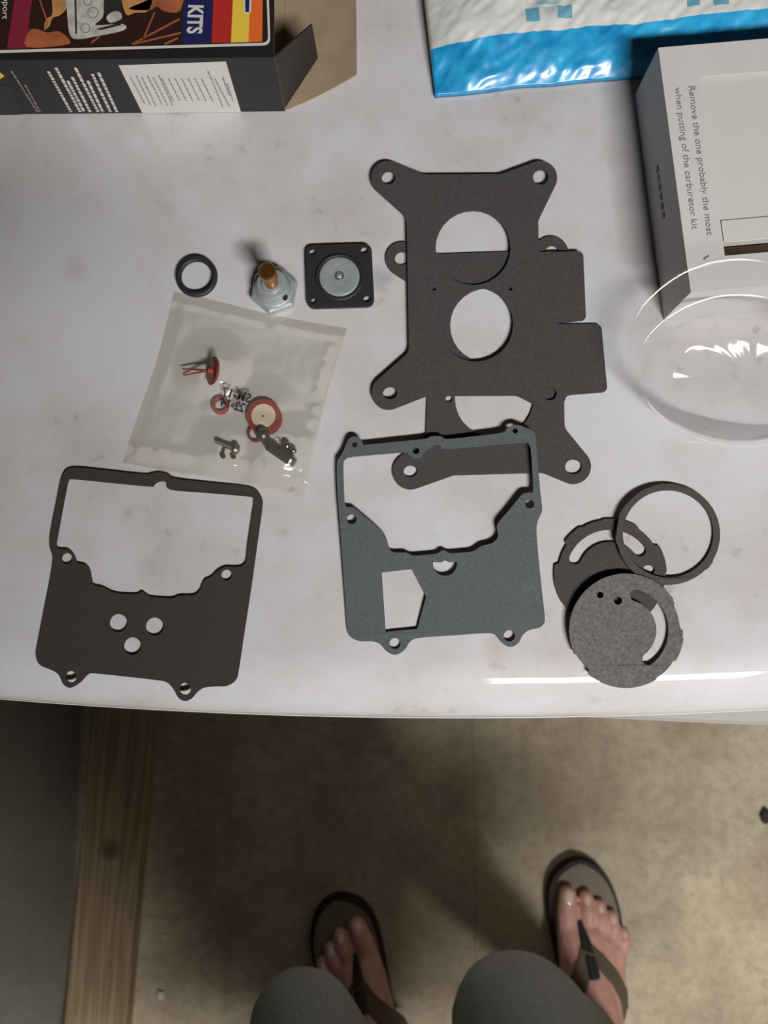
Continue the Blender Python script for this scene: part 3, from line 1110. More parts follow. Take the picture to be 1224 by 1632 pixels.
def side_pt(u, v, lift=0.0002):
    """point on the carton's near side seen at (u, v)"""
    dx = (u - 612.0) / F
    dy = -(v - 816.0) / F
    d = Vector((dx, dy * cos(TILT) + sin(TILT), dy * sin(TILT) - cos(TILT)))
    o_ = Vector((0, 0, CZ))
    nn = -ey
    k = (cor - o_).dot(nn) / d.dot(nn)
    return o_ + d * k + nn * lift


def side_poly(name, px, m, lift, parent):
    P = [side_pt(u, v, lift) for u, v in px]
    Q = [side_pt(u, v, 0.00002) for u, v in px]
    k = len(P)
    ff = [tuple(range(k))] + [(i, i + k, (i + 1) % k + k, (i + 1) % k) for i in range(k)]
    return link_mesh(name, P + Q, ff, MATS[m], parent)


def print_rows(name, rows, m, lift, parent, wid):
    """rows of broken dashes standing for print too small to read"""
    VV, FF = [], []
    for (u0, v0, u1, v1) in rows:
        a, b = side_pt(u0, v0, lift), side_pt(u1, v1, lift)
        dd = b - a
        pr_ = (-ey).cross(dd).normalized() * wid * 0.5
        L = dd.length
        s = 0.0
        while s < L - 0.0004:
            e = min(L, s + random.uniform(0.0012, 0.0032))
            A, B = a + dd * (s / L), a + dd * (e / L)
            i = len(VV)
            VV += [A - pr_, B - pr_, B + pr_, A + pr_]
            FF.append((i, i + 1, i + 2, i + 3))
            s = e + 0.0005
    return link_mesh(name, VV, FF, MATS[m], parent)


lab = side_poly('label', [(189, 104), (227, 180), (384, 178), (360, 98)], 'label_paper', 0.00015, sidepan)
rows = []
for i in range(6):
    u = 208 + i * 9
    rows.append((u, 122 - 3 * (i % 2), u + 23, 165 + 2 * (i % 3)))
for i in range(9):
    u = 258 + i * 10.5
    rows.append((u, 124 - (12 if i > 5 else 0) * (i % 2), u + 18 + (6 if i > 6 else 0), 160 + (10 if i > 6 else 0)))
rows += [(355, 122, 366, 152), (362, 132, 371, 160)]
print_rows('label_text', rows, 'label_ink', 0.0003, lab, 0.0007)
rows = []
for i, (u, v, e) in enumerate([(77, 113, 178), (89, 107, 178), (108, 128, 178), (115, 122, 178), (120, 107, 178), (140, 128, 178), (147, 117, 178), (157, 115, 178)]):
    rows.append((u, v, u + (e - v) * 0.56 - i * 0.8, e))
print_rows('side_text', rows, 'print_white', 0.0002, sidepan, 0.0013)
print_rows('side_text', [(18, 112, 60, 178), (40, 134, 64, 178)], 'print_grey', 0.0002, sidepan, 0.0009)
side_poly('grey_panel', [(0, 136), (14, 136), (38, 182), (0, 184)], 'print_dark', 0.00012, sidepan)
side_poly('yellow_arrow', [(0, 115), (7, 121), (0, 126)], 'print_yellow', 0.00012, sidepan)
# front picture: flat print on the top panel
PZ = [0]


def art(name, px, m, lvl, holes=(), parent=None):
    z = ZT + 0.00004 * lvl
    zf = lambda u, v: z
    return plate(name, px, list(holes), 0, 0, 1, zf, 0.00003 * lvl, MATS[m], parent or toppan)


fr_out = fillet([(-60, 86), (431, 72, 12), (424, -140, 12), (-60, -130)], 6)
fr_in = fillet([(-57, 81.5), (427.5, 68, 10), (420.5, -136, 10), (-57, -126)], 6)
art('frame_line', fr_out, 'print_white', 2, [fr_in])
art('picture_ground', [(-40, 80), (294, 70), (299, -130), (-40, -120)], 'print_brown', 1)
art('magenta_strip', [(11, 77.5), (41, 77), (56, -40), (29, -40)], 'print_magenta', 2)
art('blue_strip', [(290, 70), (336, 68.5), (346, -130), (299, -130)], 'print_blue', 2)
art('red_strip', [(337, 68.5), (368, 67.8), (377, -130), (346, -130)], 'print_red', 2)
art('yellow_strip', [(368, 67.8), (396, 67), (404, -130), (377, -130)], 'print_yellow', 2)
art('orange_strip', [(396, 67), (418, 66), (420, -130), (404, -130)], 'print_orange', 2)
art('emblem_outline', [(387, -40), (389, 20), (396, 22), (400, 19), (402, -40)], 'print_white', 3)
art('emblem', [(390, -40), (391, 19), (397, 19), (399, -40)], 'print_blue', 4)
art('rust_patch', crom([(46, 50), (58, 46), (75, 52), (95, 50), (112, 66), (100, 72), (42, 75)], 3), 'print_rust', 3)
art('rust_patch', crom([(235, 0), (290, -30), (288, 16), (262, 18), (250, 10), (238, 16), (205, 14)], 3), 'print_rust', 3)
art('ochre_patch', crom([(82, -30), (110, -30), (108, 8), (95, 24), (84, 28), (78, 42), (70, 46), (74, 30), (84, 20)], 3), 'print_ochre', 4)
art('ochre_patch', crom([(195, -20), (240, -20), (238, 16), (215, 20), (200, 22)], 3), 'print_ochre', 3)
art('engine_casting', crom([(107, -30), (160, -30), (165, 10), (163, 28), (152, 40), (195, 38), (197, 48), (150, 58), (122, 62), (111, 54), (107, 20)], 3), 'print_silver', 5)
art('engine_casting', crom([(170, 26), (182, 18), (192, 20), (193, 30), (175, 36)], 3), 'print_silver', 5)
art('casting_gap', [(118, -30), (121, -30), (123, 54), (120, 54)], 'print_dark', 6)
art('casting_gap', crom([(166, -30), (190, -30), (192, 16), (180, 18), (170, 24), (165, 14)], 3), 'print_dark', 4)
art('casting_gap', [(154, 46), (192, 36), (193, 40), (160, 48)], 'print_dark', 6)
for (u, v, r) in ((136, 45, 8), (148, 20, 9), (140, 2, 7)):
    art('casting_ring', circ(u, v, r), 'print_grey', 6, [circ(u, v, r - 1.6)])
for i, (a, b, c_, d_) in enumerate([(210, 70, 286, 30), (212, 70, 288, 52), (262, 70, 284, 60), (228, 62, 246, 20), (60, -10, 76, 36), (76, 36, 70, 48), (145, 68, 158, 58)]):
    nx, ny = -(d_ - b), (c_ - a)
    l_ = sqrt(nx * nx + ny * ny)
    nx, ny = nx / l_ * 1.1, ny / l_ * 1.1
    art('orange_wire', [(a + nx, b + ny), (c_ + nx, d_ + ny), (c_ - nx, d_ - ny), (a - nx, b - ny)], 'print_rust', 7)
dn = (W(315, 62, ZT) - W(318, 0, ZT)).normalized()
rt = Vector((-dn.y, dn.x, 0))
rt = rt if rt.x > 0 else -rt
text('lettering', 'KITS', W(301, 8, ZT + .0003), dn, rt, 0.0126, MATS['print_white'], toppan, 0.0062, 0.035)
text('lettering', 'R', W(302, -16, ZT + .0003), dn, rt, 0.0034, MATS['print_white'], toppan, 0.0062, 0.035)
text('lettering', 'Support', W(7, -20, ZT + .0003), dn, rt, 0.0140, MATS['print_white'], toppan, 0.0026)

# ------------------------------------------------------------------ padded mailer, top right
mA, mB = W(693, 157, LID), W(1010, 126, LID)
mx = (mB - mA).normalized()
my = Vector((-mx.y, mx.x, 0))
ML, MW = 0.30, 0.22


def mailer_mat():
    m = bpy.data.materials.new('mailer_film')
    m.use_nodes = True
    nt = m.node_tree
    b = nt.nodes['Principled BSDF']
    at = N(nt, 'ShaderNodeAttribute', attribute_name='sheet')
    sp = N(nt, 'ShaderNodeSeparateXYZ')
    nt.links.new(at.outputs['Vector'], sp.inputs[0])
    nz = N(nt, 'ShaderNodeTexNoise')
    nz.inputs['Scale'].default_value = 90
    nz.inputs['Detail'].default_value = 4
    nt.links.new(at.outputs['Vector'], nz.inputs['Vector'])

    def band(sock, lo, hi):
        return math_(nt, 'MULTIPLY', math_(nt, 'GREATER_THAN', sock, lo), math_(nt, 'LESS_THAN', sock, hi))
    X, Y = sp.outputs['X'], sp.outputs['Y']
    col = mixcol(nt, ramp(nt, nz.outputs['Fac'], 0.35, 0.7), lin((204, 204, 200)), lin((220, 220, 218)))
    blue = mixcol(nt, ramp(nt, nz.outputs['Fac'], 0.35, 0.65), lin((26, 136, 196)), lin((50, 172, 224)))
    col = mixcol(nt, math_(nt, 'LESS_THAN', Y, 0.0195), col, blue)
    teal = lin((50, 148, 176))
    zm = LID + 0.014

    def ml(u, v):
        p = W(u, v, zm) - mA
        return p.dot(mx), p.dot(my)
    for (u0, v0, u1, v1, k) in ((840, 33, 859, 12, .85), (890, 27, 911, 7, .8), (838, 10, 912, -30, .55), (860, 30, 890, 8, .35),
                                (1097, 8, 1114, -12, .85), (1140, 6, 1162, -14, .8), (1097, -16, 1165, -50, .55)):
        xa, ya = ml(u0, v0)
        xb, yb = ml(u1, v1)
        msk = math_(nt, 'MULTIPLY', band(X, xa, xb), band(Y, ya, yb))
        if k < .6:
            msk = math_(nt, 'MULTIPLY', msk, ramp(nt, nz.outputs['Fac'], .42, .58))
        col = mixcol(nt, math_(nt, 'MULTIPLY', msk, k), col, teal)
    nt.links.new(col, b.inputs['Base Color'])
    b.inputs['Roughness'].default_value = 0.32
    b.inputs['Coat Weight'].default_value = 0.4
    b.inputs['Coat Roughness'].default_value = 0.15
    return m


NX, NY = 230, 150
mail = empty('padded_mailer', mA + mx * ML / 2 + my * MW / 2, 'crinkled white plastic mailer with a glossy blue band along its near edge', 'mailer')


def mail_z(x, y):
    e = min(x, ML - x)
    k = min(1.0, max(0, y) / 0.045)
    k2 = min(1.0, max(0, e) / 0.03)
    base = 0.0025 + 0.0125 * (k * (2 - k)) * (0.35 + 0.65 * k2 * (2 - k2))
    p = Vector((x * 55, y * 90, 1.7))
    q = Vector((x * 130 + y * 70, y * 130 - x * 60, 4.1))
    a_, b_ = x * .8 + y * .6, y * .8 - x * .6          # creases run diagonally
    w = 0.0014 * noise.noise(p) + 0.0010 * (1 - abs(noise.noise(Vector((a_ * 60, b_ * 190, 4.1)))) * 2.2) * 0.8 + 0.0003 * noise.noise(Vector((x * 320, y * 320, 2)))
    fade = min(1.0, max(0, min(y, e)) / 0.004)
    return base + w * (0.3 + 0.7 * fade)


V, Fc, att = [], [], []
for i in range(NY + 1):
    for j in range(NX + 1):
        x, y = ML * j / NX, MW * (i / NY) ** 1.3
        z = mail_z(x, y)
        P = mA + mx * x + my * (y + 0.0008 * noise.noise(Vector((x * 40, 3, 3))))
        V.append((P.x, P.y, LID + 0.0004 + max(z, 0.0008)))
        att.append((x, y, 0))
nn = len(V)
for i in range(NY + 1):
    for j in range(NX + 1):
        v = V[i * (NX + 1) + j]
        V.append((v[0], v[1], LID + 0.0003))
        att.append((att[i * (NX + 1) + j][0], att[i * (NX + 1) + j][1], 0))
for i in range(NY):
    for j in range(NX):
        a = i * (NX + 1) + j
        Fc.append((a, a + 1, a + NX + 2, a + NX + 1))
rim = [j for j in range(NX + 1)] + [(i + 1) * (NX + 1) - 1 for i in range(1, NY + 1)] + [NY * (NX + 1) + j for j in range(NX - 1, -1, -1)] + [i * (NX + 1) for i in range(NY - 1, 0, -1)]
for i in range(len(rim)):
    a, b = rim[i], rim[(i + 1) % len(rim)]
    Fc.append((a, a + nn, b + nn, b))
Fc.append(tuple(r + nn for r in reversed(rim)))
mo = link_mesh('envelope', V, Fc, mailer_mat(), mail, True)
ca = mo.data.attributes.new('sheet', 'FLOAT_VECTOR', 'POINT')
flat = []
for i in range(len(mo.data.vertices)):
    flat += list(att[i])
ca.data.foreach_set('vector', flat)

# ------------------------------------------------------------------ white carton with a window, right
HW = 0.0330
ZW = LID + 0.0003 + HW
wTL, wFL = W(1049, 76, ZW), W(1101, 466, ZW)
wy = (wTL - wFL)
WD = wy.length
wy = wy / WD
wx = Vector((wy.y, -wy.x, 0))
WL = 0.085
wc = empty('white_carton', Vector((wFL.x, wFL.y, LID)) + wx * WL / 2 + wy * WD / 2, 'white cardboard carton with a recessed cream window and grey print', 'carton')


def wp(x, y, z):
    return Vector((wFL.x, wFL.y, LID + 0.0003)) + wx * x + wy * y + Vector((0, 0, z))


def wbox(name, x0, x1, y0, y1, z0, z1, m, parent=None):
    P = [wp(x0, y0, z0), wp(x1, y0, z0), wp(x1, y1, z0), wp(x0, y1, z0), wp(x0, y0, z1), wp(x1, y0, z1), wp(x1, y1, z1), wp(x0, y1, z1)]
    return link_mesh(name, P, [(3, 2, 1, 0), (4, 5, 6, 7), (0, 1, 5, 4), (2, 3, 7, 6), (3, 0, 4, 7), (1, 2, 6, 5)], MATS[m], parent or wc)


def wloc(u, v):
    p = W(u, v, ZW) - wFL
    return p.dot(wx), p.dot(wy)


x0w, y1w = wloc(1119, 122)
x0b, y0w = wloc(1152, 408)
x0w = (x0w + x0b) / 2
t = 0.0006
wbox('side_panel', 0, t, 0, WD, 0, HW - t, 'white_card')
wbox('side_panel', WL - t, WL, 0, WD, 0, HW - t, 'white_card')
wbox('end_panel', t, WL - t, 0, t, 0, HW - t, 'white_card')
wbox('end_panel', t, WL - t, WD - t, WD, 0, HW - t, 'white_card')
wbox('bottom_panel', t, WL - t, t, WD - t, 0, t, 'card_inside')
# face with a cut-out window
outer = [wp(0, 0, HW), wp(WL, 0, HW), wp(WL, WD, HW), wp(0, WD, HW)]
x1w = WL - 0.012
hole = [wp(x0w, y0w, HW), wp(x1w, y0w, HW), wp(x1w, y1w, HW), wp(x0w, y1w, HW)]
v_, f_ = slab(outer, [hole], t)
face = link_mesh('face_panel', v_, f_, MATS['white_card'], wc)
_, ys = wloc(1160, 388)
_, yr = wloc(1160, 349)
ins = wbox('insert_tray', x0w - 0.002, x1w + 0.002, ys + 0.0012, y1w + 0.004, HW - 0.0060, HW - 0.0018, 'insert_cream')
wbox('tray_lip', x0w + 0.001, x1w - 0.001, ys + 0.0014, yr, HW - 0.0018, HW - 0.0011, 'insert_cream', ins)
wbox('slot_liner', x0w - 0.002, x1w + 0.002, y0w - 0.004, ys + 0.0010, HW - 0.0075, HW - 0.0070, 'card_inside')
# print reads down the face, beside the window
e1 = (W(1137, 395, ZW) - W(1105, 138, ZW)).normalized()
u1 = Vector((-e1.y, e1.x, 0))
u1 = u1 if u1.x > 0 else -u1
text('lettering', 'Remove the one probably the most', W(1098, 138, ZW + .0003), e1, u1, 0.0645, MATS['print_ink'], face, 0.0026)
text('lettering', 'when putting of the carburetor kit', W(1076, 140, ZW + .0003), e1, u1, 0.0615, MATS['print_ink'], face, 0.0026)
tk = (W(1132, 413, ZW), W(1121, 418, ZW))
V = []
link_mesh('tick_mark', [W(1121, 412, ZW + .0002), W(1129, 406, ZW + .0002), W(1130, 409, ZW + .0002), W(1122, 415, ZW + .0002)], [(3, 2, 1, 0)], MATS['print_grey'], face)
# small dark stamp on the shaded side
VV, FF = [], []
for k in range(6):
    y = WD * 0.60 - k * 0.0042
    s = len(VV)
    VV += [wp(-0.0002, y, 0.014), wp(-0.0002, y - 0.0030, 0.014), wp(-0.0002, y - 0.0030, 0.0168), wp(-0.0002, y, 0.0168)]
    FF.append((s, s + 1, s + 2, s + 3))
link_mesh('side_stamp', VV, FF, MATS['print_grey'], wc)

# ------------------------------------------------------------------ clear blister shell leaning on the white carton
zfl = lambda v: LID + 0.0024 + max(0.0, (712 - v)) / 246.0 * 0.0345
shell = empty('blister_shell', W(1190, 700, LID), 'clear domed plastic blister shell leaning on the near end of the white carton', 'packaging')
rings = [  # centre u, v, rx, ry, lift
    (1188, 560, 190, 152, 0.0000), (1188, 562, 184, 147, 0.0004), (1190, 585, 176, 122, -0.0020), (1190, 598, 172, 108, -0.0023), (1190, 599, 171, 107, -0.0014), (1190, 600, 168, 104, 0.0040),
    (1190, 600, 163, 100, 0.0085), (1191, 600, 154, 93, 0.0118), (1192, 600, 140, 84, 0.0136), (1194, 600, 118, 70, 0.0146), (1196, 600, 80, 48, 0.0152), (1198, 600, 40, 24, 0.0155), (1200, 600, 0.5, 0.3, 0.0156)]
V, Fc = [], []
ns = 110
for (cu0, cv0, rx, ry, lift) in rings:
    for i in range(ns):
        a = 2 * pi * i / ns
        k = 1 + 0.018 * noise.noise(Vector((cos(a) * 2, sin(a) * 2, lift * 60)))
        u, v = cu0 + rx * k * cos(a), cv0 + ry * k * sin(a)
        dn_ = (0.0005 * noise.noise(Vector((u * .03, v * .03, 2))) + 0.0003 * noise.noise(Vector((u * .09, v * .09, 5)))) * (1.0 if lift > .002 else .15)
        V.append(W(u, v, zfl(v) + lift + dn_ + 0.0006))
for j in range(len(rings) - 1):
    for i in range(ns):
        k = (i + 1) % ns
        Fc.append((j * ns + k, j * ns + i, (j + 1) * ns + i, (j + 1) * ns + k))
Fc.append(tuple(range((len(rings) - 1) * ns + ns - 1, (len(rings) - 1) * ns - 1, -1)))
so = link_mesh('dome', V, Fc, MATS['blister_plastic'], shell, True)

# ------------------------------------------------------------------ the photographer
ZS = 0.024     # top of the flip-flop soles


def foot_frame(tip, back, side):
    a, b = W(*tip, ZS), W(*back, ZS)
    f = (a - b).normalized()
    l = Vector((f.y, -f.x, 0)) * side       # lateral direction
    return a, f, l


feet = {1: foot_frame((922, 1369), (946, 1660), 1), -1: foot_frame((531, 1429), (604, 1680), -1)}
SL = 0.292


def fp_(side, f, l, z):
    tip, fd_, ld_ = feet[side]
    heel = tip - fd_ * SL
    return Vector((heel.x, heel.y, 0)) + fd_ * f + ld_ * l + Vector((0, 0, ZS + z))


caps = []


def cap(a, ra, b, rb):
    caps.append((Vector(a), ra, Vector(b), rb))


knee = {1: W(826, 1634, 0.50), -1: W(482, 1634, 0.475)}
KR = {1: .058, -1: .047}       # girth of the trouser knees
hipc = Vector((0.18, -0.70, 0.90))
ankle, hip = {}, {}
for s in (1, -1):
    g = lambda f, l, z: fp_(s, f + 0.004, l, z)
    cap(g(.045, 0, .034), .031, g(.062, 0, .05), .032)
    cap(g(.055, 0, .045), .033, g(.14, .004, .036), .030)
    cap(g(.07, -.002, .080), .031, g(.15, -.008, .044), .026)
    cap(g(.15, -.008, .044), .026, g(.192, -.022, .022), .0195)
    cap(g(.06, .012, .026), .026, g(.165, .034, .0175), .017)
    cap(g(.12, .008, .040), .026, g(.188, .004, .022), .018)
    cap(g(.12, .014, .034), .026, g(.178, .022, .020), .0165)
    cap(g(.07, -.016, .030), .024, g(.18, -.024, .021), .020)
    cap(g(.188, -.0265, .019), .0165, g(.222, -.0255, .0165), .0150)
    cap(g(.222, -.0255, .0165), .0150, g(.245, -.0225, .0135), .0130)
    for (l0, f0, l1, f1, l2, f2, r) in ((.001, .188, .003, .222, .0035, .239, .0112), (.0165, .184, .021, .212, .0215, .226, .0106), (.031, .176, .037, .199, .0375, .211, .0100),
                                        (.043, .162, .0505, .181, .0515, .190, .0094)):
        cap(g(f0, l0, .017), r * 1.08, g(f1, l1, .0185), r)
        cap(g(f1, l1, .0185), r, g(f2, l2, .0105), r * .95)
    an = g(.062, 0, .092)
    ankle[s] = an
    kn = knee[s]
    cap(g(.055, 0, .05), .034, an, .034)
    cap(an, .034, an.lerp(kn, .30), .040)
    cap(an.lerp(kn, .30), .040, an.lerp(kn, .65) + Vector((0, -.012, 0)), .044)
    cap(an.lerp(kn, .65) + Vector((0, -.012, 0)), .044, kn, .040)
    hp = hipc + Vector((s * .100, 0, 0))
    hip[s] = hp
    cap(kn, .041, hp, .074)
# trunk, head and arms (out of the frame; they shade the scene)
ch = Vector((0.165, -0.67, 1.30))
cap(hipc + Vector((-.10, 0, .02)), .096, hipc + Vector((.10, 0, .02)), .096)
wst = hipc.lerp(ch, .5) + Vector((0, -.01, 0))
for q in (-.085, .085):
    cap(hipc + Vector((q, 0, .06)), .104, wst + Vector((q * .95, 0, 0)), .102)
    cap(wst + Vector((q * .95, 0, 0)), .102, ch + Vector((q * 1.1, 0, .02)), .106)
shl = ch + Vector((0, .02, .13))
cap(shl + Vector((-.15, 0, 0)), .058, shl + Vector((.15, 0, 0)), .058)
neck = shl + Vector((-.04, .04, .075))
cap(shl + Vector((0, .01, .02)), .058, neck, .055)
hd = neck + Vector((-.055, .05, .105))
ELB = {1: Vector((.075, -.01, -.26)), -1: Vector((-.120, .10, -.215))}
fw = Vector((0, .62, -.78))                   # looking down at the parts
up = Vector((0, .78, .62))
cap(hd - fw * .03 + up * .02, .083, hd + fw * .03 + up * .012, .078)
cap(hd + fw * .02 - up * .03, .066, hd + fw * .045 - up * .075, .042)
cap(neck, .055, hd - up * .03, .062)
cap(hd + fw * .095 + up * .01, .010, hd + fw * .112 - up * .022, .014)
for q in (-1, 1):
    cap(hd + Vector((q * .083, 0, 0)) + up * .012, .012, hd + Vector((q * .085, 0, 0)) - up * .022, .010)
    sh = shl + Vector((q * .165, 0, -.01))
    el = sh + ELB[q]
    hn = sh + Vector((.085, .05, -.52)) if q > 0 else Vector((-.085, -.25, 1.245))      # one arm hangs, one holds the phone
    cap(sh, .052, el, .040)
    cap(el, .039, el.lerp(hn, .35), .040)
    cap(el.lerp(hn, .35), .040, hn, .027)
    fdv = Vector((0, .12, -1)).normalized() if q > 0 else (Vector((q * .03, -.12, 1.275)) - hn).normalized()
    sdv = Vector((0, 1, .12)).normalized() if q > 0 else Vector((0, .55, .83)).cross(fdv).normalized()
    pl = hn + fdv * .085
    upv = fdv.cross(sdv).normalized()
    upv = upv if (upv.z if q < 0 else upv.x) > 0 else -upv
    for k in range(4):
        o_ = sdv * (.030 - .019 * k)
        cap(hn + fdv * .012 + o_ * .6, .017, pl + o_, .0125)
        ln = (.040, .045, .042, .032)[k]
        m1 = pl + o_ + fdv * ln
        m2 = m1 + (fdv * .4 - upv * .3 + Vector((-q * .6, 0, 0))).normalized() * ln * .62
        m3 = m2 + (Vector((-q * .8, 0, 0)) - upv * .4).normalized() * ln * .5
        cap(pl + o_, .0105, m1, .0092)
        cap(m1, .0092, m2, .0084)
        cap(m2, .0084, m3, .0076)
    th0 = hn + sdv * .026 + fdv * .02
    th1 = th0 + (sdv * .7 + fdv * .7).normalized() * .045
    th2 = th1 + (sdv * .2 + fdv * 1.0).normalized() * .032
    cap(th0, .017, th1, .0125)
    cap(th1, .0125, th2, .0095)


def blob(name, capsules, voxel, smooth_it, m, parent=None, extra=0.0, fac=0.5):
    """one continuous skin over rounded cones"""
    bm = bmesh.new()
    for a, ra, b, rb in capsules:
        t_ = bmesh.new()
        for c_, r_ in ((a, ra + extra), (b, rb + extra)):
            bmesh.ops.create_icosphere(t_, subdivisions=3 if r_ > .03 else 2, radius=r_, matrix=Matrix.Translation(c_))
        h_ = bmesh.ops.convex_hull(t_, input=t_.verts)
        bmesh.ops.delete(t_, geom=list({e for e in h_['geom_interior'] if isinstance(e, bmesh.types.BMVert)}), context='VERTS')
        tmp = bpy.data.meshes.new('t')
        t_.to_mesh(tmp)
        t_.free()
        bm.from_mesh(tmp)
        bpy.data.meshes.remove(tmp)
    me = bpy.data.meshes.new('tmp')
    bm.to_mesh(me)
    bm.free()
    ob = bpy.data.objects.new('tmp', me)
    COL.objects.link(ob)
    r = ob.modifiers.new('r', 'REMESH')
    r.mode = 'VOXEL'
    r.voxel_size = voxel
    sm = ob.modifiers.new('s', 'SMOOTH')
    sm.factor = fac
    sm.iterations = smooth_it
    dg = bpy.context.evaluated_depsgraph_get()
    res = bpy.data.meshes.new_from_object(ob.evaluated_get(dg))
    bpy.data.objects.remove(ob)
    bpy.data.meshes.remove(me)
    res.name = name
    res.materials.clear()
    res.materials.append(m)
    res.polygons.foreach_set('use_smooth', [True] * len(res.polygons))
    o_ = bpy.data.objects.new(name, res)
    COL.objects.link(o_)
    if parent:
        o_.parent = parent
        o_.matrix_parent_inverse = parent.matrix_world.inverted()
    return o_


person = empty('person', (0.1, -0.55, 0), 'person in grey trousers and brown flip-flops standing in front of the appliance', 'person')
body = blob('body', caps, 0.0024, 5, MATS['skin'], person)
BV = BVHTree.FromPolygons([v.co.copy() for v in body.data.vertices], [tuple(p.vertices) for p in body.data.polygons])

# toenails
for s in (1, -1):
    for (f, l, r, ln) in ((.2455, -.0228, .0078, .0100), (.2385, .0035, .0050, .0062), (.2262, .0215, .0045, .0056), (.2105, .0375, .0042, .0050), (.190, .0515, .0038, .0044)):
        tip, fd_, ld_ = feet[s]
        V, Fc = [], []
        nr, na = 4, 14
        cpt = fp_(s, f + .004, l, 0)
        ctr = None
        for j in range(nr + 1):
            for i in range(na):
                a = 2 * pi * i / na
                q = cpt + fd_ * (cos(a) * ln * j / nr) + ld_ * (sin(a) * r * j / nr)
                hit = BV.ray_cast(Vector((q.x, q.y, ZS + 0.045)), Vector((0, 0, -1)))
                z = hit[0].z if hit[0] is not None else ZS + .012
                V.append(Vector((q.x, q.y, z + 0.0007 - 0.0009 * (j / nr) ** 4)))
        for j in range(nr):
            for i in range(na):
                k = (i + 1) % na
                Fc.append((j * na + i, (j + 1) * na + i, (j + 1) * na + k, j * na + k))
        link_mesh('toenail', V, Fc, MATS['nail'], person, True)

# grey trousers: legs down to mid-shin, seat and waistband
tc_ = []
for s in (1, -1):
    kn, an, hp = knee[s], ankle[s], hip[s]
    tc_.append((kn, KR[s], kn.lerp(hp, .45), KR[s] + .018))
    tc_.append((kn.lerp(hp, .45), KR[s] + .018, hp, .094))
    tc_.append((kn, KR[s], an.lerp(kn, .68) + Vector((0, -.014, 0)), KR[s] + .004))
tc_.append((hipc + Vector((-.10, 0, .02)), .110, hipc + Vector((.10, 0, .02)), .110))
for q in (-.085, .085):
    tc_.append((hipc + Vector((q, 0, .06)), .114, hipc.lerp(wst, .6) + Vector((q, 0, 0)), .110))
trs = blob('trousers', tc_, 0.005, 6, MATS['trouser'], person)
nco = [v.co + v.normal * (0.003 * noise.noise(Vector((v.co.x * 22, v.co.y * 22, v.co.z * 14)))) for v in trs.data.vertices]
trs.data.vertices.foreach_set('co', [x for p in nco for x in p])
trs.data.update()
# hems and a side seam
for s in (1, -1):
    kn, an = knee[s], ankle[s]
    cpt = an.lerp(kn, .64) + Vector((0, -.014, 0))
    torus('hem', cpt, KR[s] + .002, .0035, MATS['trouser'], trs, axis=(kn - an).normalized(), n=40, k=8)
# t-shirt, hair, eyes
ts = []
for q in (-.095, .095):
    ts.append((wst + Vector((q, 0, -.10)), .122, wst + Vector((q * .95, 0, 0)), .112))
    ts.append((wst + Vector((q * .95, 0, 0)), .112, ch + Vector((q, 0, .02)), .116))
ts.append((wst + Vector((0, .012, -.10)), .122, ch + Vector((0, .012, .02)), .116))
ts.append((shl + Vector((-.14, 0, 0)), .066, shl + Vector((.14, 0, 0)), .066))
for q in (-1, 1):
    sh = shl + Vector((q * .165, 0, -.01))
    el = sh + ELB[q]
    ts.append((sh, .064, sh.lerp(el, .55), .060))
blob('t_shirt', ts, 0.006, 6, MATS['tee'], person)
hr = [(hd - fw * .042 + up * .035, .084, hd + fw * .012 + up * .040, .078), (hd - fw * .05 + up * .0, .080, hd - fw * .05 - up * .04, .060)]
blob('hair', hr, 0.005, 4, MATS['hair'], person)
for q in (-1, 1):
    pr = [(0.0115 * sin(pi * k / 10), -0.0115 * cos(pi * k / 10)) for k in range(11)]
    pr[0], pr[-1] = (0, -0.0115), (0, 0.0115)
    lathe('eye', pr, hd + Vector((q * .030, 0, 0)) + fw * .097 + up * .008, MATS['eye_white'], person, n=18)
torus('mouth', hd + fw * .092 - up * .052, .016, .0045, MATS['red_fibre'], person, axis=fw, n=24, k=8, sq=.8)

# flip-flops
prof_m = [(0.0, .0), (.006, .016), (.02, .028), (.05, .035), (.09, .036), (.13, .038), (.17, .043), (.205, .047), (.235, .048), (.26, .043), (.277, .032), (.287, .018), (.2905, .009), (.292, .0)]
prof_l = [(0.0, .0), (.006, .018), (.02, .031), (.05, .038), (.09, .041), (.13, .046), (.17, .053), (.205, .056), (.235, .052), (.26, .043), (.277, .031), (.287, .018), (.2905, .009), (.292, .0)]


def sole_outline(inset):
    def sc(p):
        c_ = 0.146
        return [(c_ + (f - c_) * (1 - inset / .146), max(0, w - inset) if 0 < w else 0) for f, w in p]
    m_, l_ = sc(prof_m), sc(prof_l)
    pts = [(f, -w) for f, w in m_] + [(f, w) for f, w in reversed(l_[1:-1])]
    return crom(pts, 4)


